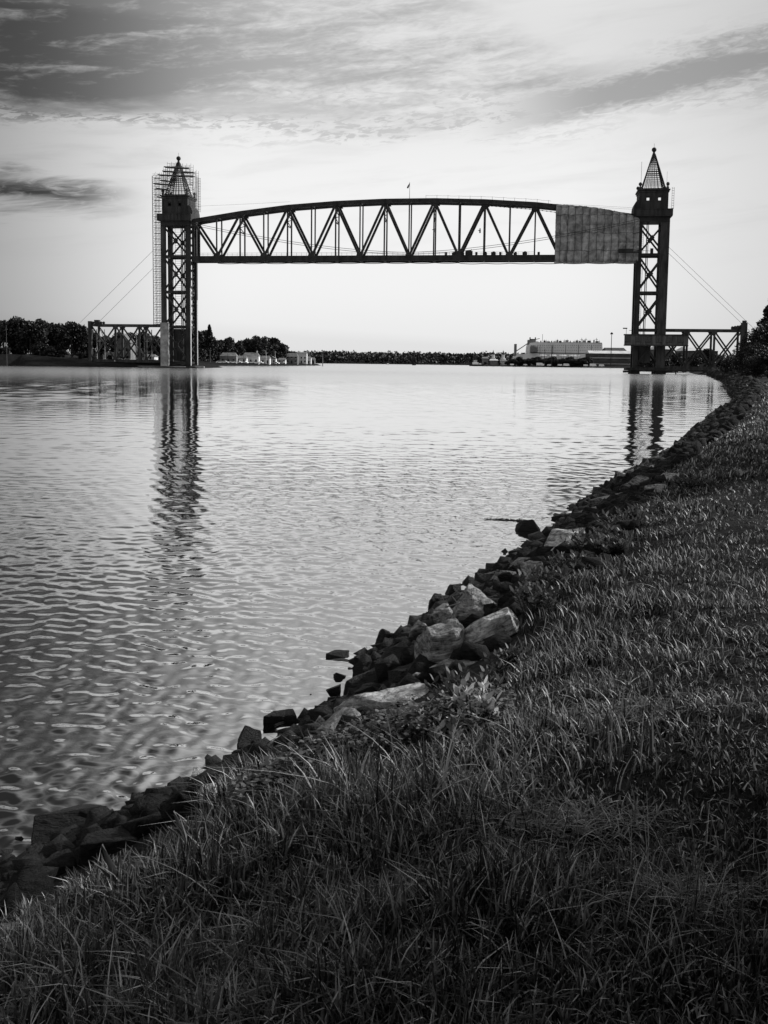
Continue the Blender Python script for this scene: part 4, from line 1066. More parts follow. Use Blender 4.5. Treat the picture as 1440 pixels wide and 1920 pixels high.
for px, lb in ((924.5, 'left one of two small pale turrets on the wharf point'), (943, 'right one of two small pale turrets on the wharf point')):
    x, y = Gd(px, 1275); r = empty('turret', (x, y, 0), lb, 'turret')
    pm(MB().lathe((0, 0, 0), [(3.5, 0), (3.2, 10), (1.9, 10.4), (1.7, 15)], 10), 'shaft', M_HOUSE, r)
    pm(MB().lathe((0, 0, 15), [(2.4, 0), (2.0, 1.2), (.8, 2.5), (.25, 4.6), (.1, 5.5)], 10), 'cap', M_STEEL, r)
pole(1145, 627, 900, 'tall lamp post on the wharf left of the right tower', .5, lamp=True)
pole(1021, 654, 1150, 'tall dark light mast in front of the ship', .5)
pole(1034, 648, 1160, 'taller dark light mast in front of the ship', .6)
for i, (px, py, dp) in enumerate([(975 + 8 * k, 668 + (k * 7 % 4) * 1.6, shore_r(975 + 8 * k) + 22) for k in range(17)] + [(979 + 9 * k, 673, shore_r(979 + 9 * k) + 14) for k in range(14)] + [(957, 674, 1225), (965, 672, 1225), (910, 678, 1254), (936, 679, 1254), (950, 677, 1240)]):
    bt(i % 4, px, py, dp, 'low dark tree in the row on the wharf before the ship', 'trees on the wharf before the ship', wide=1.25)
x, y = Gd(1010, 1188)
for i, px in enumerate((1013, 1017, 1021, 1032, 1036, 1040, 1050, 1054, 1059, 1068, 1072, 1078, 1085)):
    x, y = Gd(px, 1250); t = empty('white_tent', (x, y, 12), 'white peaked canopy in the row below the ship hull', 'canopy', 'white canopies below the ship', YAW)
    s_ = 1.6 + (i % 3) * .4
    pm(MB().add([(-s_, -s_, 1.6), (s_, -s_, 1.6), (s_, s_, 1.6), (-s_, s_, 1.6), (0, 0, 3.8)], [(3, 2, 1, 0), (0, 1, 4), (1, 2, 4), (2, 3, 4), (3, 0, 4)]), 'cover', M_WHITE, t)
    m_ = MB()
    for sx in (-1, 1):
        for sy in (-1, 1): m_.tube([(sx * s_ * .95, sy * s_ * .95, -12), (sx * s_ * .95, sy * s_ * .95, 1.6)], .12, 4)
    pm(m_, 'legs', M_HOUSE2, t)
for i, (px, s_) in enumerate(((1012, 2.6), (1017, 1.8), (1030, 1.5), (1050, 1.7), (1062, 2.2), (960, 1.5), (985, 1.4), (1098, 1.6), (1112, 2.4), (1128, 1.9))):
    x, y = Gd(px, shore_r(px) + 7); z = max(.3, tz(x, y)); o = empty('parked_van', (x, y, z), 'white van parked low on the wharf edge', 'van', 'vans on the wharf', YAW)
    pm(MB().prism([(-s_ * 1.5, .4), (s_ * 1.5, .4), (s_ * 1.5, 1.6), (s_ * 1.1, s_ * 1.4), (-s_ * 1.5, s_ * 1.4)], -1, 1), 'body', M_WHITE, o)
    for sx in (-s_, s_):
        for sy in (-1.05, 1.05): MB().add(*cyl(sx, sy, .45, .1)).build('wheel', M_DARK, o)
# tug at the point
x, y = Gd(893, 1215); tg = empty('tugboat', (x, y, 0), 'small dark tugboat with white wheelhouse at the tip of the wharf', 'boat', None, YAW)
pm(MB().prism([(-9, 2.2), (9, 2.0), (8, -.5), (-7.5, -.5)], -2.6, 2.6), 'hull', M_DARK, tg)
pm(MB().box(-4.5, 2.5, -1.8, 1.8, 2.1, 4.6).box(-3, .8, -1.4, 1.4, 4.6, 7.2).box(3.5, 6, -1.2, 1.2, 2.1, 3.5), 'wheelhouse', M_WHITE, tg)
pm(MB().tube([(-1, 0, 7.2), (-1, 0, 13)], .25, 5).box(-2.2, .2, -.4, .4, 9.5, 10.2), 'mast', M_STEEL, tg)
pm(MB().box(-2.8, .6, -1.45, -1.38, 5.6, 6.6), 'window_band', M_GLASS, tg)
# the ship
SD = 1330.0; s_px = F / SD
sx_, sy_ = Gd(1054, SD); ship = empty('cargo_ship', (sx_, sy_, 0), 'big pale slab sided cargo ship with stern ramp moored behind the wharf', 'ship', None, YAW)
def sp2(px, py): return ((px - 1054) / s_px, H + (horizon(px) - py) / s_px)
hull = [sp2(a, b_) for a, b_ in ((966, 668), (972, 664), (990, 664), (991, 650), (993, 643), (1004, 642), (1128, 644), (1130, 668))]
hb = MB().prism(hull + [(sp2(1130, 668)[0], -3), (sp2(966, 668)[0], -3)], 0, 28); pm(hb, 'hull', M_HULL, ship)
x0, z0 = sp2(1053, 646); x1, _ = sp2(1128, 646)
pm(MB().box(x0, x1, 2, 26, z0 - 2, z0 + 3.0), 'upper_deck', M_HULL, ship)
x0, z0 = sp2(1005, 646); x1, _ = sp2(1050, 646)
pm(MB().box(x0, x1, 3, 25, z0 - 1, z0 + 2.4), 'upper_deck', M_HULL, ship)
pm(MB().box(x0, sp2(1128, 645)[0], 1.5, 1.9, sp2(1054, 643.2)[1], sp2(1054, 642.3)[1]), 'deck_rail', M_STEEL, ship)
x0, z0 = sp2(992, 650); x1, _ = sp2(1004, 650)
pm(MB().box(x0, x1, 4, 22, z0 - 4, z0 + 9), 'superstructure', M_HOUSE2, ship)
fx0, fz = sp2(994, 636); fx1, _ = sp2(1004, 636)
m_ = MB().box(fx0 - .3, fx0 + .9, 8, 10, fz - 4, fz + 2.5).box(fx1 - .3, fx1 + .9, 8, 10, fz - 4, fz + 2.5).box(fx0, fx1, 8, 10, fz - 1.6, fz + .4).bar((fx0, 9, fz - 2), (fx1 + 6, 9, fz + 1), .8, .6)
pm(m_, 'gantry', M_STEEL, ship)
a, b_ = sp2(966, 645), sp2(968.5, 668)
rm = pm(MB().box(a[0], b_[0], 2, 16, b_[1], a[1]).bar((a[0] + 2, 4, a[1] - 9), (sp2(991, 643)[0], 4, sp2(991, 643)[1]), 1.1, 1.0), 'stern_ramp', M_HOUSE2, ship)
for px in (1018, 1092, 1100, 1120): p_ = sp2(px, 642); pm(MB().tube([(p_[0], 10, p_[1]), (p_[0], 10, p_[1] + (11 if px == 1018 else 6))], .25, 5).box(p_[0] - (.1 if px == 1018 else 1.6), p_[0] + (.1 if px == 1018 else 1.6), 9.8, 10.2, p_[1] + 3.5, p_[1] + 4), 'mast', M_STEEL, ship)
m_ = MB()
for rr, py in enumerate((648, 652, 657)):
    for px in range(1000, 1126, 4 + rr % 2):
        p_ = sp2(px, py); m_.box(p_[0] - .35, p_[0] + .35, -.12, -.01, p_[1] - .4, p_[1] + .4)
pm(m_, 'porthole_row', M_STEEL, ship)
random.seed(8)
for k in range(22):
    p_ = sp2(1008 + k * 5.6 + random.uniform(-2, 2), 641.5); w_ = random.uniform(.6, 2.2); q = random.uniform(.8, 2.8)
    pm(MB().box(p_[0] - w_, p_[0] + w_, 6, 9, p_[1] - 3, p_[1] + q).box(p_[0] - .15, p_[0] + .15, 6.5, 6.8, p_[1] + q, p_[1] + q + 1.5), 'deck_fitting', (M_HULL, M_HOUSE2, M_STEEL)[k % 3], ship)
for k in range(5):
    p_ = sp2(1012 + k * 24, 655); pm(MB().box(p_[0] - .5, p_[0] + .1, -.25, -.02, p_[1] - 9, p_[1] + 6), 'hull_ladder', M_HOUSE2, ship)
p_ = sp2(996, 652); pm(MB().lathe((p_[0] + 3, -.2, p_[1] - 6), [(5, 0), (5, 7), (4, 9)], 12), 'round_stern_house', M_HOUSE2, ship)
p_ = sp2(1054, 662); pm(MB().box(p_[0] - 42, p_[0] + 30, -.3, -.05, p_[1] - .6, p_[1] + .3), 'rubbing_strake', M_STEEL2, ship)
for i, (px, py) in enumerate(((776, 682.5), (727, 683))):
    x, y = Gd(px, 1300 if i == 0 else 1500); b0 = empty('distant_boat', (x, y, 0), ('small dark buoy like boat far out on the open water', 'tiny white motorboat far out near the wooded shore')[i], 'boat')
    pm(MB().prism([(-2.5, 1), (3, 1), (2.2, -.3), (-2.3, -.3)], -1, 1), 'hull', (M_DARK, M_WHITE)[i], b0); pm(MB().box(-1, 1, -.7, .7, 1, 2.2), 'cabin', (M_DARK, M_WHITE)[i], b0)

# ---------------------------------------------------------------- boulders of the bank
def rock_mesh(seed, dx, dy, dz, rough=.042, cuts=2, peak=0.0):
    rng = random.Random(seed); bm = bmesh.new()
    n = 10
    for k in range(n):
        u = Vector([rng.uniform(-1, 1) for _ in range(3)])
        if u.length < .2: continue
        m_ = max(abs(a) for a in u); v = u / m_ * (.62 + .38 * rng.random()); v = v.lerp(u.normalized(), .18)
        if peak and v.z > 0: v.x *= (1 - peak * v.z); v.y *= (1 - peak * v.z)
        bm.verts.new(v)
    for sx in (-1, 1):
        for sy in (-1, 1): bm.verts.new((sx * (.7 + .25 * rng.random()), sy * (.7 + .25 * rng.random()), -.75))
    r = bmesh.ops.convex_hull(bm, input=bm.verts)
    bmesh.ops.delete(bm, geom=[g for g in r['geom_interior'] if isinstance(g, bmesh.types.BMVert)], context='VERTS')
    for v in bm.verts: v.co = Vector((v.co.x * dx / 2, v.co.y * dy / 2, v.co.z * dz / 2))
    md = min(dx, dy, dz)
    bmesh.ops.dissolve_limit(bm, angle_limit=.12, verts=bm.verts, edges=bm.edges)
    bmesh.ops.bevel(bm, geom=list(bm.edges), offset=md * .03, segments=1, affect='EDGES', profile=.6)
    bmesh.ops.triangulate(bm, faces=bm.faces)
    for _ in range(cuts):
        L = [e for e in bm.edges if e.calc_length() > md * .10]
        bmesh.ops.subdivide_edges(bm, edges=L, cuts=1)
        bmesh.ops.triangulate(bm, faces=[f for f in bm.faces if len(f.verts) > 3])
    off = Vector((seed * 3.7, seed * 1.3, 0)); bm.normal_update()
    for v in bm.verts:
        q = v.co / max(.25, (dx * dy * dz) ** (1 / 3)); 
        d = noise.noise(q * 2.0 + off) * .9 + abs(noise.noise(Vector((q.x * 3, q.y * 3, q.z * 9)) + off)) * -.8 + noise.noise(q * 9 + off) * .3
        v.co += v.normal * d * md * rough * 1.6
    me = bpy.data.meshes.new('boulder'); bm.to_mesh(me); bm.free(); return me

RK = [  # centre x, y, width, height in the photo, material, tilt (deg, + = right end up), peak, label
 (143,1546,150,64,'d',-2,0,'large dark flat topped boulder lying half in the water, nearest the lower left corner'),
 (262,1548,95,62,'d',28,0,'black boulder rising toward the pointed one at lower left'),
 (334,1512,72,84,'d',34,.3,'black pointed boulder leaning up out of the grass edge at lower left'),
 (387,1467,62,46,'m',10,0,'dark striped boulder just above the pointed one at lower left'),
 (398,1490,62,40,'p',15,0,'pale lichened rock half in the grass beside the striped boulder'),
 (113,1595,64,34,'d',20,0,'small black rock under the large flat topped boulder at lower left'),
 (98,1628,112,48,'d',0,0,'broad black boulder at the grass edge of the lower left corner'),
 (200,1582,112,60,'d',12,0,'wide black boulder between the flat topped one and the long grass'),
 (28,1748,62,30,'m',5,0,'greyish stone buried in grass at the left edge'),
 (470,1384,46,36,'d',-8,.3,'lone black angular rock in the water off the pale sloping rock'),
 (526,1344,63,24,'d',6,0,'lone black low slab in the water, second from the front'),
 (623,1291,32,16,'d',0,0,'small black rock in the water between the slab and the shore'),
 (449,1412,40,10,'d',5,0,'thin sliver of black rock barely breaking the water'),
 (612,1326,62,32,'d',22,0,'dark wedge shaped rock at the water edge above the pale slab'),
 (589,1353,54,35,'d',14,0,'rounded black rock wedged below the dark wedge'),
 (618,1366,108,52,'p',27,0,'long pale slab sloping up to the right, foot of the rock pile'),
 (722,1310,175,70,'p',14,0,'largest pale boulder of the near pile with a ragged grain'),
 (785,1338,84,34,'m',0,0,'dark overhanging block under the largest pale boulder'),
 (723,1347,38,30,'m',0,0,'small square grey block below the largest pale boulder'),
 (689,1334,34,30,'m',30,.3,'small pointed grey rock left of the square block'),
 (527,1398,64,54,'p',30,.2,'pale upright rock at the front end of the pile by the creeping leaves'),
 (787,1275,64,24,'p',4,0,'flat bright topped rock capping the largest pale boulder'),
 (632,1225,44,15,'d',8,0,'lone black wedge in the water off the middle of the pile'),
 (638,1266,24,12,'d',0,0,'tiny black stone in the water off the middle of the pile'),
 (682,1237,40,28,'d',8,0,'black rock at the waterline left of the square stump'),
 (716,1196,33,30,'d',0,0,'square stump of dark rock standing at the waterline'),
 (738,1206,80,56,'d',22,0,'big dark block behind the leaning slab'),
 (744,1230,92,44,'d',26,0,'dark slab leaning up to the right by the pale craggy boulder'),
 (792,1184,52,40,'m',0,0,'dark ribbed block left of the peaked boulder'),
 (690,1268,98,46,'d',14,0,'broad dark boulder at the waterline above the ragged pale one'),
 (756,1263,68,34,'d',18,0,'dark lump resting against the pale craggy boulder'),
 (684,1303,82,34,'m',12,0,'grey ledge between the broad dark boulder and the ragged pale one'),
 (827,1222,98,72,'p',12,0,'pale craggy boulder in the middle of the near pile'),
 (915,1182,104,68,'p',30,0,'long grey slab rising to the right into the grass'),
 (902,1216,68,28,'d',10,0,'dark gap stone under the long grey slab'),
 (862,1243,110,24,'p',12,0,'low flat pale rock lying at the edge of the grass'),
 (893,1142,98,82,'p',-8,.55,'boulder with a sharp bright peak, tallest of the pile'),
 (833,1163,46,52,'m',20,0,'upright ribbed boulder left of the peaked one'),
 (821,1132,40,28,'d',0,.2,'rounded black rock in the water beside the peaked boulder'),
 (800,1158,27,19,'d',0,0,'small black rock at the waterline before the ribbed boulder'),
 (855,1113,36,31,'d',-12,0,'black block at the waterline behind the peaked boulder'),
 (872,1122,58,50,'d',35,.2,'dark leaning rock behind the peaked boulder'),
 (907,1076,33,19,'d',-10,.3,'small black pointed rock at the waterline past the peaked boulder'),
 (913,1091,50,33,'d',5,0,'dark block behind the small black pointed rock'),
 (926,1112,46,36,'m',30,0,'grey triangular rock right of the sharp peak'),
 (947,1086,46,42,'m',-20,0,'grey tilted rock before the bright rounded one'),
 (980,1062,58,34,'m',18,0,'grey ridged slab just behind the bright rounded stone'),
 (999,1073,44,40,'p',10,.1,'bright rounded stone by the dark leafy bush'),
 (966,1046,44,26,'d',8,0,'dark rock above the ridged slab'),
 (988,1033,42,23,'d',-6,0,'dark low rock at the waterline below the big square boulder'),
 (1056,1021,104,56,'p',5,0,'big square shouldered grey boulder at the middle of the bank'),
 (1036,1045,66,24,'d',15,0,'dark ledge under the big square shouldered boulder'),
 (990,988,48,22,'d',0,.5,'lone black pyramid rock in the water off the middle of the bank'),
 (1050,988,20,26,'d',0,0,'small upright stump at the end of the long leaning slab'),
 (1096,965,88,34,'m',24,0,'long dark slab leaning up to the right beyond the big square boulder'),
 (1100,947,28,18,'d',0,0,'dark nub on the waterline beside the long leaning slab'),
 (1071,972,30,13,'d',10,0,'low black rock at the waterline before the long leaning slab'),
 (1156,934,92,26,'m',10,0,'low broad grey slab beyond the long leaning one'),
 (1177,908,27,19,'d',0,0,'squarish black rock at the waterline beyond the broad slab'),
 (1203,892,30,19,'d',0,0,'dark block beside the squarish black rock'),
 (1248,897,42,20,'m',12,0,'grey rock at the grass edge beyond the broad slab'),
 (1232,918,46,18,'p',4,0,'flat pale rock at the grass edge beyond the broad slab'),
 (1213,873,13,9,'d',0,0,'tiny black stone at the waterline before the far heap'),
 (1240,867,40,20,'d',5,0,'dark heaped rock halfway along the far bank'),
 (1280,844,36,22,'d',0,0,'dark round rock below the far black slab'),
 (1274,830,24,9,'d',-8,0,'far black slab jutting over the water'),
 (1308,816,20,13,'d',0,.4,'far small pyramid rock at the waterline'),
 (1345,789,22,11,'d',0,0,'far rounded rock jutting over the water'),
 (1300,836,34,14,'m',18,0,'far grey streaked rock above the waterline'),
 (1328,808,24,10,'d',10,0,'far dark rock between the pyramid and the rounded one'),
]
hand_xy = []
for k, (cx_, cy_, w_, h_, mk, tilt_, pk, lb) in enumerate(RK):
    p, t = hit(cx_, cy_ + h_ * .28)
    s_ = F / t
    W_, Hh = w_ / s_ * 1.2, h_ / s_ * 1.2
    dy_ = min(W_, max(Hh * 1.5, W_ * .6)) 
    sl = math.radians(tilt_)
    # undo the tilt so the leaning block keeps its outline
    Wl = W_ * .98; Hl = max(Hh * .55, Hh - abs(math.sin(sl)) * W_ * .55) * 1.2
    me = rock_mesh(100 + k, Wl, dy_, Hl, peak=pk, cuts=3 if w_ > 60 else 2)
    o = bpy.data.objects.new('boulder', me); COL.objects.link(o); me.materials.append(ROCKM[mk])
    c_ = Vector((0, 0, H)) + ray(cx_, cy_) * (t / 1.0)
    o.location = c_
    az_ = math.atan2(-c_.x, c_.y)
    o.rotation_euler = Matrix.Rotation(az_, 3, 'Z').to_euler()
    o.rotation_euler = (Matrix.Rotation(az_, 3, 'Z') @ Matrix.Rotation(-sl, 3, 'Y') @ Matrix.Rotation(math.radians(random.uniform(-6, 14)), 3, 'X')).to_euler()
    tag(o, lb, 'rock'); hand_xy.append((c_.x, c_.y, W_ / 2))

def edge_s(x, y):  # how far above the water line the turf starts, along the bank
    a = np.degrees(np.arctan2(x, y))
    return np.interp(a, [-40, -28, -25.5, -23, -20, -17.4, -15.6, -13.2, -10.7, -7.5, -4.2, -2.5, -1.6, -.3, .8, 2, 4, 5.9, 7.6, 9, 10.5, 12, 16],
                     [.6, .8, .75, .95, 1.15, .8, .75, 1.0, 1.35, 2.0, 2.25, 2.0, 1.6, 1.65, 1.6, 1.4, 1.4, 1.2, 1.35, 1.5, 1.5, 1.7, 2.0])
# smaller riprap between them: shared shapes, each stone an object
random.seed(77)
base_r = [rock_mesh(300 + k, 1, 1, .75, cuts=2) for k in range(9)]
for i, me in enumerate(base_r): me.materials.append(ROCKM['dmmdmdmdm'[i]])
pl_ = np.array(near_line[5:28]); seg = np.linalg.norm(np.diff(pl_, axis=0), axis=1); cum = np.concatenate([[0], np.cumsum(seg)])
def along(d):
    i = min(len(seg) - 1, int(np.searchsorted(cum, d) - 1)); i = max(0, i); u = (d - cum[i]) / seg[i]
    p = pl_[i] * (1 - u) + pl_[i + 1] * u; tdir = (pl_[i + 1] - pl_[i]) / seg[i]
    return p, np.array([tdir[1], -tdir[0]])
cnt = 0; d = 0.3; zone_lab = {0: ('small dark rubble stone between the big boulders of the near bank', 'rubble on the near bank'),
    1: ('dark riprap stone along the middle stretch of the bank', 'riprap on the middle bank'), 2: ('dark riprap stone on the far bend of the bank', 'riprap on the far bank')}
while d < 330 and cnt < 228:
    p, nrm = along(d); dist = math.hypot(*p)
    zone = 0 if dist < 20 else (1 if dist < 60 else 2)
    size0 = {0: .17, 1: .55, 2: .95}[zone] if dist < 110 else 1.9
    rows = {0: 2, 1: 3, 2: 2}[zone]
    if dist < 7.0: d += .3; continue
    for r_ in range(rows):
        off = (r_ + random.uniform(.0, .9)) / rows * float(edge_s(p[0], p[1])) + random.uniform(-.15, .1)
        x, y = p + nrm * off + np.random.RandomState(cnt).normal(0, .12, 2)
        s_ = size0 * random.uniform(.6, 1.35)
        if any((x - a) ** 2 + (y - b_) ** 2 < (c_ * .7 + s_ * .2) ** 2 for a, b_, c_ in hand_xy if c_ > .1): continue
        o = bpy.data.objects.new('riprap_stone', base_r[random.randrange(9)]); COL.objects.link(o)
        o.location = (x, y, tz(x, y) + s_ * .02); o.scale = (s_ * random.uniform(.8, 1.5), s_, s_ * random.uniform(.6, 1.1))
        o.rotation_euler = (random.uniform(-.5, .5), random.uniform(-.5, .5), random.uniform(0, 6.3))
        tag(o, zone_lab[zone][0], 'rock', zone_lab[zone][1]); cnt += 1
    d += {0: .30, 1: 1.0, 2: 2.4}[zone] if dist < 110 else 6
# gravel and cobbles no one could count
rng = np.random.default_rng(9); gv = MB(); tris = []
ico = [(0, 0, 1), (.9, 0, .45), (.28, .85, .45), (-.72, .53, .45), (-.72, -.53, .45), (.28, -.85, .45), (.72, .53, -.45), (-.28, .85, -.45), (-.9, 0, -.45), (-.28, -.85, -.45), (.72, -.53, -.45), (0, 0, -1)]
icf = [(0, 1, 2), (0, 2, 3), (0, 3, 4), (0, 4, 5), (0, 5, 1), (1, 6, 2), (2, 7, 3), (3, 8, 4), (4, 9, 5), (5, 10, 1), (6, 7, 2), (7, 8, 3), (8, 9, 4), (9, 10, 5), (10, 6, 1), (11, 7, 6), (11, 8, 7), (11, 9, 8), (11, 10, 9), (11, 6, 10)]
ico = np.array(ico); vs = []; fs = []; o_ = 0
for k in range(6500):
    dd = float(rng.uniform(0, 1)) ** 2.0 * 320
    p, nrm = along(dd); dist = math.hypot(*p)
    q = p + nrm * rng.uniform(-.25, float(edge_s(p[0], p[1])) + .1) + rng.normal(0, .1, 2)
    s_ = rng.uniform(.03, .1) * (1 + dist / 14)
    R = rng.normal(size=(3, 3)); R, _ = np.linalg.qr(R)
    v = (ico * rng.uniform(.75, 1.15, (12, 1)) * s_ * np.array([1.2, 1, .7])) @ R.T + np.array([q[0], q[1], 0]); v[:, 2] += 0
    vs.append(v); fs.append(q)
qs = np.array(fs); zt_ = terrain(qs[:, 0], qs[:, 1])
for k in range(len(vs)): vs[k][:, 2] += zt_[k]
vs = np.concatenate(vs); ff = (np.array(icf)[None] + (np.arange(len(qs)) * 12)[:, None, None]).reshape(-1)
go = bpy.data.objects.new('cobble_gravel', fast_mesh('cobble_gravel', vs, ff, 3, ROCKM['d'])); COL.objects.link(go); go['kind'] = 'stuff'
tag(go, 'loose dark cobbles and gravel filling the gaps between the bank rocks', 'gravel')

# ---------------------------------------------------------------- grass
def grass_mat(name, lo, hi):
    m = bpy.data.materials.new(name); m.use_nodes = True
    nt = m.node_tree; nt.nodes.clear()
    g = nt.nodes.new('ShaderNodeNewGeometry')
    f = noi(nt, g.outputs['Position'], .9, 3, .6)
    rnd = mth(nt, 'POWER', g.outputs['Random Per Island'], 4.2)
    c = sstep(nt, mth(nt, 'ADD', mth(nt, 'MULTIPLY', f, .55), mth(nt, 'MULTIPLY', rnd, .6)), .18, .95, lo, hi)
    cc = comb(nt, c, c, c)
    d = nt.nodes.new('ShaderNodeBsdfPrincipled'); nt.links.new(cc, d.inputs['Base Color']); d.inputs['Roughness'].default_value = .5; d.inputs['Specular IOR Level'].default_value = .25
    t = nt.nodes.new('ShaderNodeBsdfTranslucent'); nt.links.new(cc, t.inputs[0])
    mx = nt.nodes.new('ShaderNodeMixShader'); mx.inputs[0].default_value = .15
    nt.links.new(d.outputs[0], mx.inputs[1]); nt.links.new(t.outputs[0], mx.inputs[2])
    o = nt.nodes.new('ShaderNodeOutputMaterial'); nt.links.new(mx.outputs[0], o.inputs[0]); return m
M_GRASS = grass_mat('grass_blade', .001, .40)
def blades(x, y, z, h, w, lean, rng, segs=3):
    n = len(x); a = rng.uniform(0, 2 * math.pi, n); ld = a + rng.normal(0, .5, n) * 0 + math.pi / 2
    side = np.column_stack([np.cos(a), np.sin(a), np.zeros(n)])
    dirv = np.column_stack([np.cos(ld), np.sin(ld), np.zeros(n)])
    root = np.column_stack([x, y, z]); out = []
    for k in range(segs + 1):
        u = k / segs
        hor = lean * h * u ** 1.9
        ver = h * (u - .5 * np.clip(lean, 0, 1.4) * .6 * u ** 2.4)
        c = root + dirv * hor[:, None]; c[:, 2] += ver - .01
        ww = w * (1 - u ** 2.2) * .5
        if k < segs:
            out += [c - side * ww[:, None], c + side * ww[:, None]]
        else: out += [c, c + side * (w * .04)[:, None]]
    m = 2 * (segs + 1)
    v = np.stack(out, axis=1).reshape(-1, 3)
    base = (np.arange(n) * m)[:, None, None]
    q = np.array([[2 * k, 2 * k + 1, 2 * k + 3, 2 * k + 2] for k in range(segs)])[None]
    return v, (base + q).reshape(-1)
rng = np.random.default_rng(21)
NB = 520000
rr_ = 1.3 * np.exp(rng.uniform(0, 1, NB) ** .82 * math.log(130 / 1.3))
az_ = np.radians(rng.uniform(-38, 30, NB)) - 0
gx_, gy_ = rr_ * np.sin(az_), rr_ * np.cos(az_)
zz_, ss_ = terrain(gx_, gy_, True)
n1 = vnoise(gx_ * 3.1, gy_ * 3.1, 4); n2 = vnoise(gx_ * .8, gy_ * .8, 6); n3 = vnoise(gx_ * 9, gy_ * 9, 8)
es = edge_s(gx_, gy_) + np.interp(np.degrees(np.arctan2(gx_, gy_)), [-22, -12], [.28, .12]) + (n1 - .5) * np.where(gy_ > 8, 1.1, .4)
keep = (ss_ > es) & (rng.uniform(0, 1, NB) < .25 + .75 * (n3 * .6 + n1 * .6))
gx_, gy_, zz_, ss_, rr_, n1, n2, n3, es = [a[keep] for a in (gx_, gy_, zz_, ss_, rr_, n1, n2, n3, es)]
n = len(gx_)
longz = np.clip(1.35 - (ss_ - es) / 1.5, 0, 1) * np.clip(1.5 - rr_ / 20, .35, 1) * np.clip(.35 + (ss_ - es) * 1.6, 0, 1)
patch = np.clip((n2 - .35) * 2, 0, 1)
near_ = np.clip((4.6 - rr_) / 2.5, 0, 1)
cl = vnoise(gx_ * 6.5, gy_ * 6.5, 12); tall = np.clip((vnoise(gx_ * 1.6, gy_ * 1.6, 15) - .55) * 4, 0, 1)
h = (.5 + .9 * cl) * (.035 + .03 * patch + .05 * tall + .085 * longz * (.4 + .8 * n1) + .04 * near_ * n2) * rng.uniform(.55, 1.45, n)
h *= 1 + np.clip((rr_ - 12) / 50, 0, 1.2)
h *= .85
w = (.0055 + .006 * rng.uniform(0, 1, n)) * np.maximum(1, rr_ / 7)
lean = rng.gamma(2.2, .26, n)
v, f = blades(gx_, gy_, zz_, h, w, lean, rng)
go = bpy.data.objects.new('grass', fast_mesh('grass', v, f, 4, M_GRASS)); COL.objects.link(go); go['kind'] = 'stuff'
tag(go, 'dark rough mown grass covering the bank in the foreground', 'grass')
print('blades', n)
# long arching stems scattered among it
def scatter_long(cnt, region, hlo, hhi, wd, label, name, seed):
    rng = np.random.default_rng(seed); X = []; 
    while len(X) < cnt:
        px, py = rng.uniform(region[0], region[2]), rng.uniform(region[1], region[3])
        d_ = ray(px, py)
        t_ = (1.15 - H) / d_.z; x, y = d_.x * t_, d_.y * t_
        X.append((x, y))
    X = np.array(X); z, s = terrain(X[:, 0], X[:, 1], True); k = s > edge_s(X[:, 0], X[:, 1]) + .4
    X, z = X[k], z[k]; n = len(z)
    v, f = blades(X[:, 0], X[:, 1], z, rng.uniform(hlo, hhi, n), np.full(n, wd) * rng.uniform(.7, 1.3, n), rng.gamma(2.0, .3, n), rng, 6)
    return v, f
parts_v = []; parts_f = []; o_ = 0
for args in ((240, (380, 1430, 960, 1720), .10, .22, .006), (170, (0, 1560, 560, 1900), .12, .24, .0065), (420, (850, 1150, 1250, 1500), .12, .24, .007), (260, (900, 1400, 1440, 1900), .12, .22, .004), (60, (650, 1420, 850, 1560), .24, .38, .008), (200, (1150, 1650, 1440, 1920), .16, .30, .0035)):
    v, f = scatter_long(*args, None, None, len(parts_v) + 40); parts_v.append(v); parts_f.append(f + o_); o_ += len(v)
lg = bpy.data.objects.new('long_grass', fast_mesh('long_grass', np.concatenate(parts_v), np.concatenate(parts_f), 4, grass_mat('long_grass_blade', .01, .36))); COL.objects.link(lg)
lg['kind'] = 'stuff'; tag(lg, 'long pale arching grass blades standing along the bank edge', 'grass')

# flattened dead straw in a few worn patches
rng = np.random.default_rng(91); X = []
for (cx_, cy_, sx2, sy2, m_) in ((470, 1795, 90, 16, 700), (1010, 1545, 120, 18, 900), (700, 1660, 70, 12, 350), (1180, 1330, 90, 14, 500), (1300, 1700, 80, 20, 350)):
    for k in range(m_):
        d_ = ray(rng.normal(cx_, sx2), rng.normal(cy_, sy2)); t_ = (1.2 - H) / d_.z; X.append((d_.x * t_, d_.y * t_))
X = np.array(X); z, s = terrain(X[:, 0], X[:, 1], True); k = s > edge_s(X[:, 0], X[:, 1]) + .3; X, z = X[k], z[k]; n = len(z)
v, f = blades(X[:, 0], X[:, 1], z + rng.uniform(.01, .05, n), rng.uniform(.03, .05, n), rng.uniform(.003, .006, n), rng.uniform(1.5, 3.5, n), rng)
st = bpy.data.objects.new('dead_straw', fast_mesh('dead_straw', v, f, 4, grass_mat('dead_straw_blade', .03, .3))); COL.objects.link(st)
st['kind'] = 'stuff'; tag(st, 'flattened pale straw lying in worn patches of the turf', 'straw')

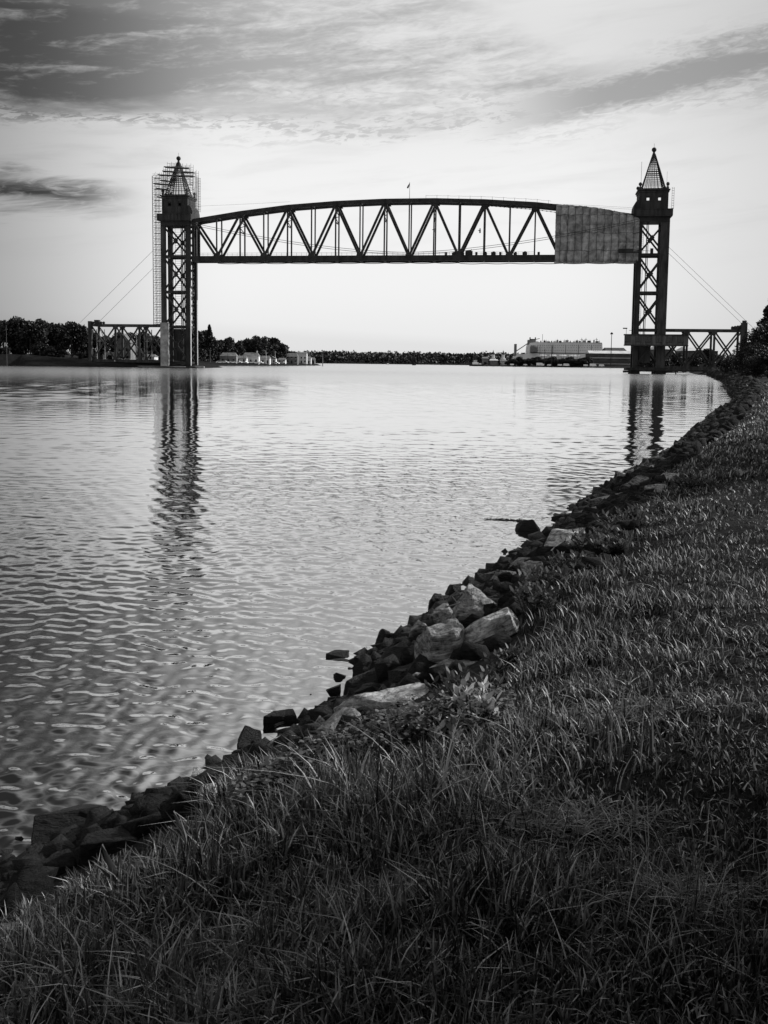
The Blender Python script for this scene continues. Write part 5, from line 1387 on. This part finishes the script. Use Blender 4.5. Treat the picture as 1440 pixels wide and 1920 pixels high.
# ---------------------------------------------------------------- leafy plants
def leaves(c, dirs, size, rng, wid=.42):
    n = len(c); dirs = dirs / np.linalg.norm(dirs, axis=1)[:, None]
    up = rng.normal(size=(n, 3)) * .5 + np.array([0, 0, 1.0]); b = np.cross(dirs, up); b /= np.linalg.norm(b, axis=1)[:, None] + 1e-9
    nn = np.cross(b, dirs); s = (size * rng.uniform(.7, 1.3, n))[:, None]
    P_ = [c, c + dirs * s * .35 + b * s * wid * .5, c + dirs * s * .75 + b * s * wid * .38 - nn * s * .06, c + dirs * s - nn * s * .16, c + dirs * s * .75 - b * s * wid * .38 - nn * s * .06, c + dirs * s * .35 - b * s * wid * .5]
    return np.stack(P_, axis=1).reshape(-1, 3), np.arange(6 * n)
def shrub(px, py, wpx, hpx, nstem, leaf, m, label, name='leafy_shrub', group=None, whorl=9, seed=1):
    p, t = hit(px, py + hpx * .45); s_ = F / t; W_, Hh = wpx / s_, hpx / s_
    rng = np.random.default_rng(seed); r = empty(name, (p.x, p.y, p.z), label, 'shrub' if name != 'broad_leaf_plant' else 'plant', group)
    st = MB(); C_ = []; Dn = []
    for k in range(nstem):
        a = rng.uniform(0, 2 * math.pi); q = rng.uniform(0, .5) ** .7 * W_; hh_ = Hh * rng.uniform(.45, 1.0) * (1 - .5 * (q / W_)); b0 = Vector((q * .6 * math.cos(a), q * .5 * math.sin(a), -.02)); e = Vector((q * math.cos(a), q * .8 * math.sin(a), hh_))
        st.tube([b0, b0.lerp(e, .5) + Vector((0, 0, .03)), e], .0035 * max(1, t / 8), 5)
        m_ = whorl
        for j in range(m_):
            u = (j + 1) / m_; c = b0.lerp(e, .35 + .65 * u); th = j * 2.4 + rng.uniform(-.4, .4)
            C_.append(c); Dn.append((math.cos(th) * (1.1 - .5 * u), math.sin(th) * (1.1 - .5 * u), .25 + .8 * u))
    st.build('stem', M_BARK, r)
    v, f = leaves(np.array([tuple(c) for c in C_]), np.array(Dn), np.full(len(C_), leaf), rng)
    lo = bpy.data.objects.new('foliage', fast_mesh('foliage', v, f, 6, m)); COL.objects.link(lo); lo.parent = r
    return r
shrub(888, 1325, 80, 120, 20, .062, M_SHRUBP, 'pale leafy sprig with whorled leaves, brightest plant at the edge of the rocks', seed=3)
shrub(830, 1345, 60, 74, 8, .045, M_SHRUB, 'darker leafy sprig just left of the brightest one', seed=4)
shrub(840, 1362, 100, 66, 18, .052, M_SHRUBP, 'low pale leafy tuft in front of the two sprigs', seed=5)
GSH = 'low dark bushes between rocks and turf'
for k, (px, py, w_, h_, lb) in enumerate(((880, 1290, 140, 60, 'dark spreading bush between the pale craggy boulder and the turf'), (960, 1240, 90, 46, 'small dark bush beside the flat pale rock'),
        (1030, 1085, 90, 50, 'dark leafy bush by the bright rounded stone'), (1075, 1058, 90, 44, 'dark leafy bush above the bright rounded stone'), (1120, 1010, 110, 44, 'dark leafy bush right of the big square boulder'), (1180, 975, 110, 40, 'dark leafy bush right of the long leaning slab'),
        (1010, 1120, 90, 50, 'dark leafy bush on the turf side of the sharp peaked boulder'), (1240, 955, 80, 30, 'low dark bush beyond the broad grey slab'), (1300, 905, 70, 26, 'low dark bush on the far grass edge'), (1150, 1020, 70, 34, 'low leafy bush out on the turf above the square boulder'))):
    shrub(px, py, w_, h_, 34, .045 if py > 1150 else .06, M_SHRUB, lb, 'dark_bush', GSH, 10, 30 + k)
# creeping leaves over the near rocks
rng = np.random.default_rng(44); C_ = []; Dn = []
while len(C_) < 5200:
    px = rng.uniform(430, 960); yc = np.interp(px, [430, 600, 760, 960], [1452, 1402, 1392, 1370]); py = rng.normal(yc, 20)
    d_ = ray(px, py); t_ = (1.0 - H) / d_.z; x, y = d_.x * t_, d_.y * t_
    C_.append((x, y)); th = rng.uniform(0, 6.28); Dn.append((math.cos(th), math.sin(th), rng.uniform(-.1, .6)))
C_ = np.array(C_); z = terrain(C_[:, 0], C_[:, 1]) + rng.uniform(.01, .17, len(C_))
v, f = leaves(np.column_stack([C_, z]), np.array(Dn), np.full(len(C_), .028), rng, .7)
iv = bpy.data.objects.new('creeping_ground_cover', fast_mesh('creeping_ground_cover', v, f, 6, leaf_mat('creeper_leaves', .01, .09))); COL.objects.link(iv); iv['kind'] = 'stuff'
tag(iv, 'creeping small leaved ground cover spilling over the near rocks', 'ground cover')
# three broad leaves at lower left
for k, (px, py, h_, lb) in enumerate(((225, 1615, 100, 'broad pointed leaf plant standing at the left edge of the long grass'), (352, 1545, 80, 'broad leaf plant in front of the black pointed boulder'))):
    p, t = hit(px, py + h_ * .5); s_ = F / t; r = empty('broad_leaf_plant', p, lb, 'plant')
    for j, (a, q) in enumerate(((-.25, 1.0), (.12, .85), (.45, .8), (-.6, .7), (.8, .55))):
        L_ = h_ / s_ * q; m_ = MB(); n_ = 7; wv = L_ * .075
        for i in range(n_):
            u = i / (n_ - 1); w2 = wv * math.sin(math.pi * (.12 + .88 * u)) * (1 if u < 1 else .02)
            cx2, cz2 = math.sin(a) * L_ * u, math.cos(a * .7) * L_ * u - .25 * L_ * u * u * abs(a)
            m_.v += [(cx2 - w2, -.05 * u, cz2), (cx2, .012 - .05 * u, cz2), (cx2 + w2, -.05 * u, cz2)]
            if i: b0 = 3 * (i - 1); m_.f += [(b0, b0 + 1, b0 + 4, b0 + 3), (b0 + 1, b0 + 2, b0 + 5, b0 + 4)]
        m_.build('leaf', M_SHRUB, r, smooth=True)
# drifting weed by the pyramid rock and a stick on the rocks
p, t = hit(955, 976); rng = np.random.default_rng(2); m_ = MB()
for k in range(150): x = float(np.clip(rng.normal(0, .2), -.4, .4)); m_.tube([(x, rng.uniform(-.15, .15), .005), (x + rng.uniform(-.08, .08), rng.uniform(-.15, .15), rng.uniform(.0, .025))], .004, 4)
wd = m_.build('floating_weed', M_DARK, None); wd.location = (p.x, p.y, 0); tag(wd, 'thin streak of floating weed beside the lone pyramid rock', 'seaweed'); wd['kind'] = 'stuff'
p, t = hit(858, 1183); m_ = MB().tube([(-.12, 0, .1), (0, .02, .13), (.13, 0, .19)], .007, 5).tube([(0, .02, .13), (-.06, .05, .19)], .005, 5)
o = m_.build('driftwood_stick', M_PALEWALL, None); o.location = (p.x, p.y, p.z + .12); tag(o, 'thin bleached stick lying across the pale craggy boulder', 'driftwood')
